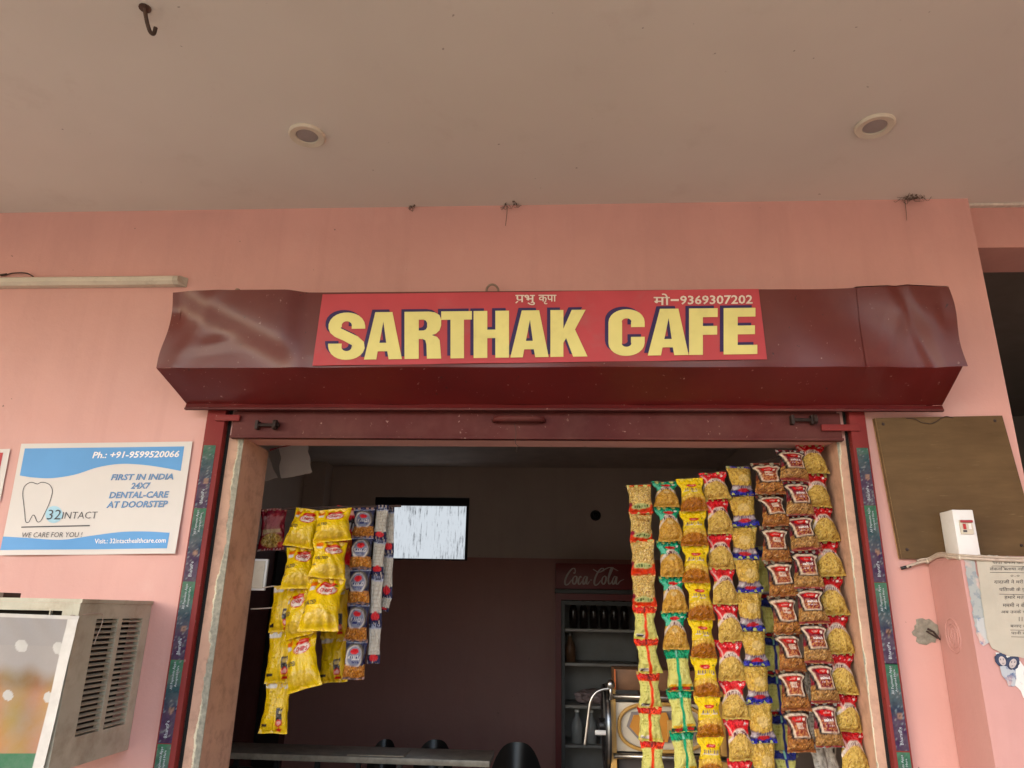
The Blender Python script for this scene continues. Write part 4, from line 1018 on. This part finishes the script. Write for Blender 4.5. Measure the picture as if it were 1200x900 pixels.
def packet_mesh(kind, variant):
    key = (kind, variant)
    if key in _pk: return _pk[key]
    chips = kind.startswith('chips'); seed = sum(map(ord, kind)) * 13 + variant
    form = {'chips': 'chips', 'chips_back': 'chips', 'blue': 'flip', 'orange': 'mild', 'navy': 'mild', 'navy_back': 'mild', 'popcorn': 'mild', 'crunch': 'mild', 'silver': 'waist', 'orange_back': 'waist', 'green_back': 'waist', 'blue_back': 'waist'}.get(kind, 'std')
    sh_ = Shape(seed, thick=.27 if chips else (.15 if kind in ('popcorn', 'silver', 'navy_back') else (.27 if form == 'waist' else .31)), form=form, low={'std': .62, 'flip': 1.1, 'chips': .70}.get(form, .8), wr=.10 if chips else .062)
    mb_ = MB(); mb_.grid(lambda u, v: sh_.p(u, v), NU, NV)
    k = NU + 1
    def back(u, v):
        p = sh_.p(u, v); return Vector((p.x, p.y + 1.75 * sh_.h(u, v) + .002, p.z))
    nb = len(mb_.v); mb_.grid(back, NU // 2, NV // 2)
    me = bpy.data.meshes.new('packet'); me.from_pydata([Vector(p) for p in mb_.v], [], [f if f[0] < nb else f[::-1] for f in mb_.f])
    me.materials.append(M['chipfilm' if chips else 'film']); me.shade_smooth()
    ca = me.color_attributes.new('Col', 'FLOAT_COLOR', 'POINT'); cols_ = paint(kind, seed).reshape(-1, 4)
    bc_ = BACKCOL.get(kind, tuple(cols_[:, :3].mean(0))); rest = np.tile(np.array([*bc_, 0.0]), (len(mb_.v) - nb, 1))
    ca.data.foreach_set('color', np.concatenate([cols_, rest]).astype(np.float32).ravel())
    prints = []
    for body, u0, u1, v0, v1, m, bold in PRINTS.get(kind, []):
        vv, ff = text2d(body, bold, .1 if kind == 'chips' else 0, res=1); pm = bpy.data.meshes.new('lettering')
        pm.from_pydata([sh_.p(u0 + (u1 - u0) * a, v0 + (v1 - v0) * b, .016) for a, b in vv], [], ff); pm.materials.append(M[m]); prints.append(pm)
    _pk[key] = (me, prints); return _pk[key]

pr = random.Random(21)
def strip(label, cat, pts, kinds, wpx, Y, group, pitch=7, yaw=0, overlap=.05, variants=9, roll=True, wob=1.0):
    P = [at(x, y, Y) for x, y in pts]
    t_ = thing('snack_strip' if len(kinds) > 1 else 'snack_packet', label, cat, P[0], group)
    for i, kd in enumerate(kinds):
        a, b = P[i], P[i + 1]; wd = (at(pts[i][0] + .5, pts[i][1], Y) - at(pts[i][0] - .5, pts[i][1], Y)).length * (wpx[i] if isinstance(wpx, (list, tuple)) else wpx)
        me, prints = packet_mesh(kd, (i * 2 + pr.randint(0, 3)) % variants)
        o = bpy.data.objects.new('packet', me); COL.objects.link(o); o.parent = t_
        h = (a - b).length * (1 + overlap)
        o.location = a - P[0] + Vector((0, -.004, 0)); wd *= 1.0; o.scale = (wd, wd, h)
        ang = math.atan2(b.x - a.x, a.z - b.z)
        o.rotation_euler = (R(-pitch + pr.uniform(-4, 4) * wob), -ang + R(pr.uniform(-3, 3) * wob), R(yaw + pr.uniform(-13, 13) * wob))
        for pm in prints:
            l = bpy.data.objects.new('lettering', pm); COL.objects.link(l); l.parent = o
    return t_
GRP = 'snack packet strips hung across the right of the doorway'
def centres(x0, x1, ys): return [(x0 + (x1 - x0) * (y - ys[0]) / (900 - ys[0]), y) for y in ys]
SY0 = .10
strip('orange ended namkeen strip, leftmost of the hanging strips, lower packets turned back', 'snack strip', centres(748.5, 765, [568.5, 601, 633, 671, 709, 747, 787, 827, 866, 906]), ['orange'] * 4 + ['orange_back'] * 5, 28.5, SY0, GRP, pitch=5)
strip('green banded namkeen strip between the orange and yellow strips', 'snack strip', centres(779, 801, [564.5, 594, 634, 675, 716, 759, 807, 855, 904]), ['green'] * 5 + ['green_back'] * 3, 30, SY0 + .01, GRP, pitch=7)
strip('bright yellow topped bhujia strip with brown filling', 'snack strip', centres(808, 834, [561, 599, 639, 682, 725, 769, 814, 861, 908]), ['yellow'] * 8, 31, SY0, GRP, pitch=7)
strip('bright red banded moong dal strip between yellow and blue strips', 'snack strip', centres(835, 867, [554, 585, 625, 665, 707, 750, 795, 840, 888, 936]), ['red'] * 9, 31.5, SY0 + .01, GRP, pitch=7)
strip('blue banded golden namkeen strip in middle of the hanging strips', 'snack strip', centres(865, 894.5, [547, 580, 616, 653, 692, 737, 778, 821, 868, 914]), ['blue'] * 9, 31, SY0 + .005, GRP, pitch=5)
strip('brown peanut strip with copper bands ending above picture edge', 'snack strip', centres(897, 939, [543, 580, 617, 657, 698, 742, 785, 831, 879]), ['peanut'] * 8, 34, SY0 - .03, GRP, pitch=9, overlap=.04)
strip('maroon salted peanut strip with white salted lettering', 'snack strip', centres(925, 974, [528, 564, 604, 645, 689, 730, 776, 822, 873]), ['salted'] * 8, 34.5, SY0 - .04, GRP, pitch=9, overlap=.04)
strip('dark red banded moong dal strip, rightmost beside the pink jamb', 'snack strip', centres(949, 1001, [521, 555, 593, 634, 675, 719, 764, 811, 855, 902]), ['darkred'] * 9, 33, SY0 - .01, GRP, pitch=8)
strip('strip of olive packet backs hidden behind blue and brown strips', 'snack strip', [(893, 640), (902, 700), (906, 745), (910, 790), (914, 836), (919, 884)], ['blue_back'] * 5, 27, SY0 + .10, GRP, pitch=4)
strip('navy ended packet backs hanging lowest between blue and brown strips', 'snack strip', [(918, 879), (921, 925)], ['blue_back'], 27, SY0 + .07, GRP, pitch=4)
strip('silver backed packets hanging behind the maroon salted strip', 'snack strip', [(950, 770), (957, 820), (962, 868), (969, 915)], ['silver'] * 3, 36, SY0 + .09, GRP, pitch=4)
# string along which the strips hang
sp = [at(x, y, SY0 + .005) for x, y in ((731, 571), (765, 566), (800, 561.5), (850, 551), (895, 541), (925, 529), (950, 519), (984, 510))]
sm_ = MB(); sm_.tube(smoothline(sp, 4), .0016, 5)
tag(sm_.build('hanging_string', M['wire']), 'sloping dark string from which the right snack strips hang', 'string')

G2 = 'snack packets hung on the rod at the left of the doorway'
LY = .26
strip('yellow salted chips strip hanging in front, three bags, frontmost right one', 'snack strip', [(391, 597), (388, 634), (384, 678), (379, 740)], ['chips'] * 3, [42, 40, 44], LY - .07, G2, pitch=15, wob=1.8)
strip('yellow chips strip of four bags to the left, lowest bag hanging free', 'snack strip', [(364, 597), (356, 641), (351, 690), (353, 744), (359.5, 805)], ['chips'] * 4, [36, 38, 38, 41], LY - .02, G2, pitch=11, wob=1.8)
strip('yellow chips strip showing bag backs at far left, hanging lowest', 'snack strip', [(336, 686), (333, 738), (328, 797), (322, 856)], ['chips_back'] * 3, [30, 32, 31], LY, G2, pitch=3, wob=.6)
strip('shaded chips strip of bag backs behind the other yellow bags', 'snack strip', [(397, 640), (394, 690), (393, 745), (392, 797)], ['chips_back'] * 3, 32, LY + .14, G2, pitch=3, wob=.6)
strip('red spicy snack packet with black band between chips and navy strip', 'snack packet', [(411, 594), (402, 658)], ['crunch'], 30, LY + .05, G2, pitch=3)
strip('silver packet back below the red snack packet', 'snack packet', [(405, 655), (404, 690)], ['silver'], 22, LY + .12, G2, pitch=2)
strip('navy namkeen strip with white ring labels facing the street', 'snack strip', [(427, 595), (425.5, 628), (423, 665), (421, 706), (418.5, 749), (416, 794)], ['navy'] * 5, [25, 25.5, 26, 26, 26], LY, G2, pitch=3, wob=.5)
strip('narrow navy strip turned edgewise showing white packet backs', 'snack strip', [(449, 592), (446, 630), (443, 671), (440.5, 728), (438, 775)], ['navy_back'] * 4, 15, LY + .02, G2, pitch=2, wob=.4)
strip('partly hidden navy strip with grey backs nearest the window', 'snack strip', [(456, 594), (455.5, 646), (454, 698), (450, 715)], ['navy_back'] * 3, 13, LY + .05, G2, pitch=2, wob=.5)
strip('maroon popcorn packet hanging alone beside the left jamb', 'snack packet', [(321.5, 596), (319, 643)], ['popcorn'], 31, .33, G2, pitch=2, wob=.4)
rm = MB(); rm.tube([at(330, 596, LY + .02), at(470, 593, LY + .02)], .005, 6)
tag(rm.build('hanging_rod', M['wire']), 'thin dark rod carrying the yellow chips and navy strips', 'rod')

# ------------------------------------------------------------------ things just inside the doorway
tq = thing('torn_sheet', 'torn white plastic sheet with red edge hanging at top left of room', 'torn sheet', at(345, 540, .55))
TS = mat('torn_white_sheet', (.50, .45, .42), .6, .1, 6, .2, 12, .02)
paper_poly([(326, 524), (352, 519), (356, 523), (358, 520), (362, 523), (361, 530), (364, 537), (363, 545), (366, 553), (357, 556), (340, 559), (329, 560.5), (327, 550), (329, 537)], .55, TS, 'sheet', tq, 2, .5)
paper_poly([(300, 535), (316, 537), (320, 550), (324, 556), (325, 560), (313, 563), (300, 566)], .552, TS, 'sheet', tq, 3, .5)
m_ = MB(); m_.add([at(x, y, .548) for x, y in ((316, 526.5), (351, 518.5), (351, 520.5), (326, 525), (316, 529))], [(0, 1, 2, 3, 4)])
m_.build('red_border', mat('red_border', (.30, .02, .03), .5), tq)
sb = thing('switch_box', 'white switch box on the left jamb above a wire loop', 'switch box', at(300, 675, .2))
d0 = Vector((OL, .27, 0)); 
def on_jamb(px, py, Xp):
    d = ROT @ Vector((px - 600, 450 - py, -FPX)); return CAM + d * ((Xp - CAM.x) / d.x)
p1 = at(305, 655, .262); p2 = at(305, 692, .262)
MB().box((OL - .03, .2605, p2.z), (at(312.5, 670, .262).x, .276, p1.z), .003).build('back_box', M['white'], sb, 'angle')
MB().box((OL - .028, .2535, p2.z + .008), (at(309.5, 670, .255).x, .2600, p1.z - .008), .002).build('cover', M['cream'], sb, 'angle')
m_ = MB(); m_.tube(smoothline([at(x, y, .262) for x, y in ((306, 689), (322, 687), (329, 690), (333, 698), (330, 707), (322, 711.5), (308, 713), (294, 713.5))]), .0028, 6)
tag(m_.build('wire_loop', M['cable'], None, True), 'pale wire loop standing out below the white switch box', 'wire')

# sugar cane machine behind the strips, seen between them
JY = .62
jm = thing('juice_machine', 'steel and ivory juice machine with flywheel behind the orange strip', 'juice machine', (at(760, 850, JY).x, JY, 0))
IV = mat('ivory_machine_paint', (.58, .50, .38), .4, .1, 10, dirt=(.35, .2, .08), ds=12)
OCH = mat('ochre_machine_paint', (.48, .27, .07), .4, .15, 10, dirt=(.3, .16, .05), ds=14)
CHR = M['metal']; WOODY = mat('brown_box', (.16, .075, .035), .5, .2, 20)
jx = lambda p: at(p, 850, JY).x
jz = lambda p: at(760, p, JY).z
MB().box((jx(720), JY + .01, jz(882)), (jx(842), JY + .03, jz(824)), .004).build('face_plate', IV, jm, 'angle')
for xx in (718.5, 846): MB().box((jx(xx) - .012, JY - .01, .0), (jx(xx) + .012, JY + .02, jz(808)), .003).build('post', OCH, jm, 'angle')
for py, r in ((816.5, .0095), (886, .0105)): MB().tube([(jx(718), JY - .02, jz(py)), (jx(848), JY - .02, jz(py))], r, 12).build('crossbar', CHR, jm, True)
cx_, cz_ = jx(776), jz(852); m_ = MB()
ov = [Vector((cx_ + jx(776 + 51) * math.cos(t) - jx(776) * math.cos(t), JY, cz_ + .112 * math.sin(t))) for t in [i * math.pi / 20 for i in range(41)]]
def sup(t, a, b):
    c, s_ = math.cos(t), math.sin(t); return Vector((cx_ + a * math.copysign(abs(c) ** .7, c), JY - .004, cz_ + b * math.copysign(abs(s_) ** .8, s_)))
ra = jx(827) - cx_; rb = jz(852) - jz(880)
m_.tube([sup(i * math.pi / 20, ra, rb) for i in range(41)], .0075, 8, False); m_.build('hoop', OCH, jm, True)
m_ = MB(); m_.prism([(cx_ + a * ra, cz_ + b * rb) for a, b in ((-.82, .0), (-.70, .62), (.62, .72), (.82, .2), (.70, -.6), (-.5, -.66))], JY - .004, JY + .008); m_.build('guard_plate', mat('grey_guard', (.22, .19, .18), .5), jm)
m_ = MB(); m_.prism([(cx_ + a * ra, cz_ + b * rb) for a, b in ((-.76, .0), (-.66, .50), (.10, .66), (.20, .1), (.1, -.6), (-.5, -.52))], JY - .014, JY - .0045); m_.build('hopper_plate', mat('orange_plate', (.50, .21, .03), .4, .15, 8), jm)
m_ = MB(); m_.box((cx_ + .1 * ra, JY - .02, cz_ - .35 * rb), (cx_ + .6 * ra, JY - .005, cz_ + .35 * rb), .004); m_.build('roller_block', OCH, jm, 'angle')
MB().lathe([(.0, -.034), (.02, -.034), (.02, -.02), (0, -.02)], (cx_ + .36 * ra, JY, cz_), 'Y', 16).build('roller_shaft', CHR, jm, 'angle')
MB().box((jx(723), JY + .05, jz(811)), (jx(840), JY + .25, jz(786)), .004).build('top_box', WOODY, jm, 'angle')
MB().box((jx(722), JY + .035, jz(811)), (jx(723.6), JY + .05, jz(786))).build('box_edge', mat('orange_edge', (.5, .12, .03), .5), jm)
MB().box((jx(724), JY + .04, .0), (jx(842), JY + .40, jz(884)), .01).build('cabinet', mat('dark_cabinet', (.05, .035, .03), .5, .2, 10), jm, 'angle')
wx_ = jx(712); wc = (wx_, JY + .10, jz(856)); wr = .165
MB().lathe([(wr * .82, -.010), (wr, -.012), (wr, .012), (wr * .82, .010), (wr * .82, -.010)], wc, 'X', 40).build('flywheel', M['rubber'], jm, 'angle')
m_ = MB()
for k in range(5):
    t = k * 2 * math.pi / 5 + .3; m_.tube([wc, (wx_, wc[1] + wr * .84 * math.cos(t), wc[2] + wr * .84 * math.sin(t))], .012, 6)
m_.lathe([(.0, -.03), (.03, -.03), (.03, .04), (0, .04)], wc, 'X', 14); m_.build('spoke_hub', M['rubber'], jm, 'angle')
MB().lathe([(wr + .002, -.004), (wr + .002, .004)], wc, 'X', 40).build('rim_edge', CHR, jm, True)
MB().tube([(wx_ - .05, wc[1] - .05, jz(862.5)), (wx_ - .005, wc[1] - .05, jz(862.5))], .010, 8).build('axle_bolt', M['white'], jm)
m_ = MB(); m_.tube(smoothline([at(x, y, JY - .03) for x, y in ((714, 807), (706, 808), (698, 812), (692, 822), (689.5, 838), (687, 858), (685, 874))]), .0062, 8)
m_.build('crank_rod', CHR, jm, True)
c = at(715.5, 802, JY - .03); m_ = MB(); m_.lathe([(0.0005, -.019), (.011, -.016), (.018, -.006), (.018, .006), (.011, .016), (.0005, .019)], c, 'Z', 14); m_.tube([c, c - Vector((0, 0, .06))], .007, 8); m_.build('crank_knob', M['metal'], jm, True)

# long counter and chairs in the room
TZ = .765
tb = thing('counter_table', 'long stone topped counter table on black legs across the room', 'table', (-1.2, 1.6, 0))
ty = 1.42; tx1 = at(574, 886, ty).x
MB().box((LX + .05, ty, TZ - .030), (tx1, ty + .30, TZ), .004).build('tabletop', M['stone'], tb, 'angle')
for x in np.linspace(LX + .2, tx1 - .04, 9):
    MB().box((x - .012, ty + .05, 0), (x + .012, ty + .075, TZ - .036)).build('leg', M['rubber'], tb)
MB().box((LX + .1, ty + .076, TZ - .10), (tx1 - .03, ty + .09, TZ - .08)).build('rail', M['rubber'], tb)
m_ = MB(); c = at(443, 882, ty + .12); m_.prism([(c.x - .14, TZ + .001), (c.x + .16, TZ + .001), (c.x + .16, TZ + .008), (c.x - .14, TZ + .006)], ty + .02, ty + .2)
tag(m_.build('tray', M['stone']), 'thin flat grey tray lying on the counter table', 'tray')
def chair(px, py, wpx, Y, label):
    c = at(px, py, Y); hw = (at(px + wpx / 2, py, Y) - c).length
    t_ = thing('plastic_chair', label, 'chair', (c.x, Y, 0), 'black chairs behind the counter table'); top = c.z
    def bk(u, v):
        a = (u - .5) * 2; x = c.x + hw * a * (.92 + .08 * v); edge = top - .13 * abs(a) ** 3.2
        return (x, Y + .10 * (1 - a * a) + .05 * v, .45 + (edge - .45) * v)
    m1 = MB(); m1.grid(bk, 14, 8); m1.grid(lambda u, v: tuple(Vector(bk(u, v)) + Vector((0, .016, 0))), 14, 8); m1.build('backrest', M['rubber'], t_, True)
    m2 = MB(); m2.box((c.x - hw * .95, Y - .40, .43), (c.x + hw * .95, Y + .06, .455), .01); m2.build('seat', M['rubber'], t_, 'angle')
    for sx_ in (-1, 1):
        for yy in (-.36, .06): MB().tube([(c.x + sx_ * hw * .85, Y + yy, .43), (c.x + sx_ * hw * 1.0, Y + yy * 1.05, 0)], .018, 6).build('leg', M['rubber'], t_)
chair(447, 871, 34, 2.55, 'black round backed chair, leftmost behind counter table')
chair(507, 871.5, 46, 2.55, 'black round backed chair in middle behind counter table')
chair(605, 875, 58, 2.25, 'black round backed chair at right end of the counter table')

bh = thing('bulb_holder', 'small dark bulb holder high on the back wall of the room', 'bulb holder', at(698, 604, BY))
c = at(698, 604, BY - .001)
MB().lathe([(.0005, -.03), (.03, -.028), (.045, -.012), (.05, 0)], c, 'Y', 16).build('base', M['rubber'], bh, True)
MB().lathe([(.022, -.075), (.024, -.03)], c, 'Y', 12).build('socket', M['rubber'], bh, True)
# drinks fridge at the back
FY = 3.45; fa, fb_ = at(651, 680, FY).x, at(651, 680, FY).x + .74
ft, fh = at(660, 660, FY).z, at(660, 690, FY).z
fr = thing('drinks_fridge', 'tall red drinks fridge with glass front and white script header', 'fridge', ((fa + fb_) / 2, FY + .25, 0))
FRED = mat('fridge_red', (.13, .010, .012), .4, .1, 6); FDK = mat('fridge_grey', (.05, .05, .05), .45)
MB().box((fa, FY - .01, fh), (fb_, FY + .5, ft), .006).build('header_panel', FRED, fr, 'angle')
MB().box((fa - .006, FY - .02, fh - .035), (fb_ + .006, FY + .5, fh - .001), .005).build('header_ledge', FDK, fr, 'angle')
z1_ = fh - .036
m_ = MB(); m_.box((fa, FY, .05), (fa + .045, FY + .5, z1_)); m_.box((fb_ - .045, FY, .05), (fb_, FY + .5, z1_)); m_.box((fa + .045, FY + .46, .05), (fb_ - .045, FY + .5, z1_)); m_.box((fa + .045, FY, .05), (fb_ - .045, FY + .46, .25)); m_.box((fa + .045, FY + .001, z1_ - .05), (fb_ - .045, FY + .46, z1_ - .001))
m_.build('cabinet', FRED, fr)
FW = mat('fridge_liner', (.26, .25, .235), .6)
MB().box((fa + .046, FY + .43, .251), (fb_ - .046, FY + .459, z1_ - .052)).build('liner', FW, fr)
m_ = MB(); 
for xx in (fa + .048, fb_ - .075): m_.box((xx, FY - .012, .26), (xx + .027, FY + .012, z1_ - .055))
m_.box((fa + .076, FY - .011, .26), (fb_ - .076, FY + .011, .30)); m_.box((fa + .076, FY - .011, z1_ - .09), (fb_ - .076, FY + .011, z1_ - .056))
m_.build('door', FDK, fr)
shelf_z = [at(700, y, FY + .1).z for y in (737, 777, 826)]
for z in shelf_z: MB().box((fa + .05, FY + .03, z - .022), (fb_ - .05, FY + .42, z), .003).build('shelf', mat('shelf_grey', (.36, .34, .31), .5), fr, 'angle')
# script lettering of the header
def swash(strokes, cx0, cx1, py0, py1, Y, m, parent):
    mm = MB()
    for pts_, r in strokes:
        ss = smoothline([(x, y, 0) for x, y in pts_], 6); n = len(ss); L_ = []
        for i, p in enumerate(ss):
            d = (ss[min(i + 1, n - 1)] - ss[max(i - 1, 0)]).normalized(); k = r * (.45 + .75 * abs(d.y)) * (.45 + .55 * math.sin(math.pi * (i + .5) / n))
            L_.append((p + Vector((-d.y, d.x, 0)) * k, p - Vector((-d.y, d.x, 0)) * k))
        vv = [at(cx0 + (cx1 - cx0) * q_.x / 4.2, py1 + (py0 - py1) * q_.y, Y) for pr_ in L_ for q_ in pr_]
        mm.add(vv, [(2 * i, 2 * i + 1, 2 * i + 3, 2 * i + 2) for i in range(n - 1)])
    mm.build('lettering', m, parent, recalc=False)
def oo(x): return [(x + .17, .50), (x + .02, .40), (x - .04, .15), (x + .08, .02), (x + .22, .18), (x + .25, .42), (x + .15, .50), (x + .11, .46)]
STK = [([(.78, .80), (.70, .95), (.50, .88), (.22, .55), (.06, .18), (.12, -.02), (.32, .05), (.52, .28)], .055), ([(.78, .80), (.72, .66), (.62, .70)], .04), (oo(.62), .05),
       ([(1.18, .40), (1.12, .48), (1.0, .30), (.98, .08), (1.08, .02), (1.24, .20)], .05), ([(1.56, .42), (1.44, .48), (1.30, .25), (1.32, .03), (1.44, .10), (1.58, .46), (1.54, .10), (1.62, .03), (1.74, .2)], .05), ([(1.76, .26), (1.92, .27)], .05),
       ([(2.72, .78), (2.66, .95), (2.44, .86), (2.18, .50), (2.06, .12), (2.16, -.04), (2.36, .06), (2.52, .25)], .055), ([(1.98, .9), (2.4, .72), (2.8, .9), (3.2, 1.0), (3.7, .8)], .05), (oo(2.62), .05),
       ([(2.98, .20), (3.22, .70), (3.34, .98), (3.20, .90), (3.04, .40), (3.06, .06), (3.18, .06), (3.28, .22)], .05), ([(3.58, .42), (3.46, .48), (3.32, .25), (3.34, .03), (3.46, .10), (3.60, .46), (3.56, .10), (3.66, .02), (3.84, .2), (4.1, .30)], .05)]
swash(STK, 661, 733, 665, 685, FY - .013, mat('script_white', (.36, .30, .28), .5), fr)
def bottle(x, y, z, h, r, m, cap, label, grp):
    t_ = thing('bottle', label, 'bottle', (x, y, z), grp)
    MB().lathe([(.0005, 0), (r, .002), (r, h * .55), (r * .85, h * .64), (r * .38, h * .82), (r * .36, h * .94), (.0005, h * .94)], (x, y, z), 'Z', 12).build('body', m, t_, True)
    MB().lathe([(r * .42, h * .93), (r * .42, h), (.0005, h)], (x, y, z), 'Z', 10).build('cap', cap, t_, 'angle')
BD = mat('dark_bottle', (.02, .012, .010), .2); BC_ = mat('clear_bottle', (.30, .31, .31), .25)
for k in range(6): bottle(fa + .15 + .085 * k, FY + .2, shelf_z[0], .25, .034, BD, M['rubber'], ['leftmost', 'second', 'third', 'fourth', 'fifth', 'rightmost'][k] + ' dark drink bottle counted from the left on fridge top shelf', 'bottles on the fridge top shelf')
bottle(fa + .12, FY + .15, shelf_z[1], .22, .045, mat('brown_bottle', (.12, .06, .03), .4), M['rubber'], 'squat brown bottle alone on the second fridge shelf', None)
lowz = at(700, 872, FY + .1).z
MB().box((fa + .05, FY + .03, lowz - .02), (fb_ - .05, FY + .42, lowz), .003).build('shelf', FW, fr, 'angle')
for k in range(3): bottle(fa + .17 + .11 * k, FY + .12, lowz, .24, .045, BC_, M['ink_white'], ['leftmost', 'middle', 'rightmost'][k] + ' of three clear plastic bottles on the lower fridge shelf', 'clear bottles on lower fridge shelf')
m_ = MB(); bmx = bmesh.new(); bmesh.ops.create_icosphere(bmx, subdivisions=3, radius=1); rr = random.Random(5)
for p in bmx.verts:
    k = 1 + .22 * math.sin(p.co.x * 7 + p.co.z * 5) * math.cos(p.co.y * 6) + rr.uniform(-.07, .07); p.co = Vector((fa + .30 + p.co.x * .14 * k, FY + .2 + p.co.y * .1 * k, shelf_z[2] + .05 + max(-.9, p.co.z) * .055 * k))
bmx.verts.index_update(); m_.add([p.co.copy() for p in bmx.verts], [[p.index for p in f.verts] for f in bmx.faces]); bmx.free()
tag(m_.build('crumpled_bag', mat('pinkish_bag', (.36, .26, .25), .4, .3, 14)), 'crumpled pale plastic bag on the third fridge shelf', 'plastic bag')
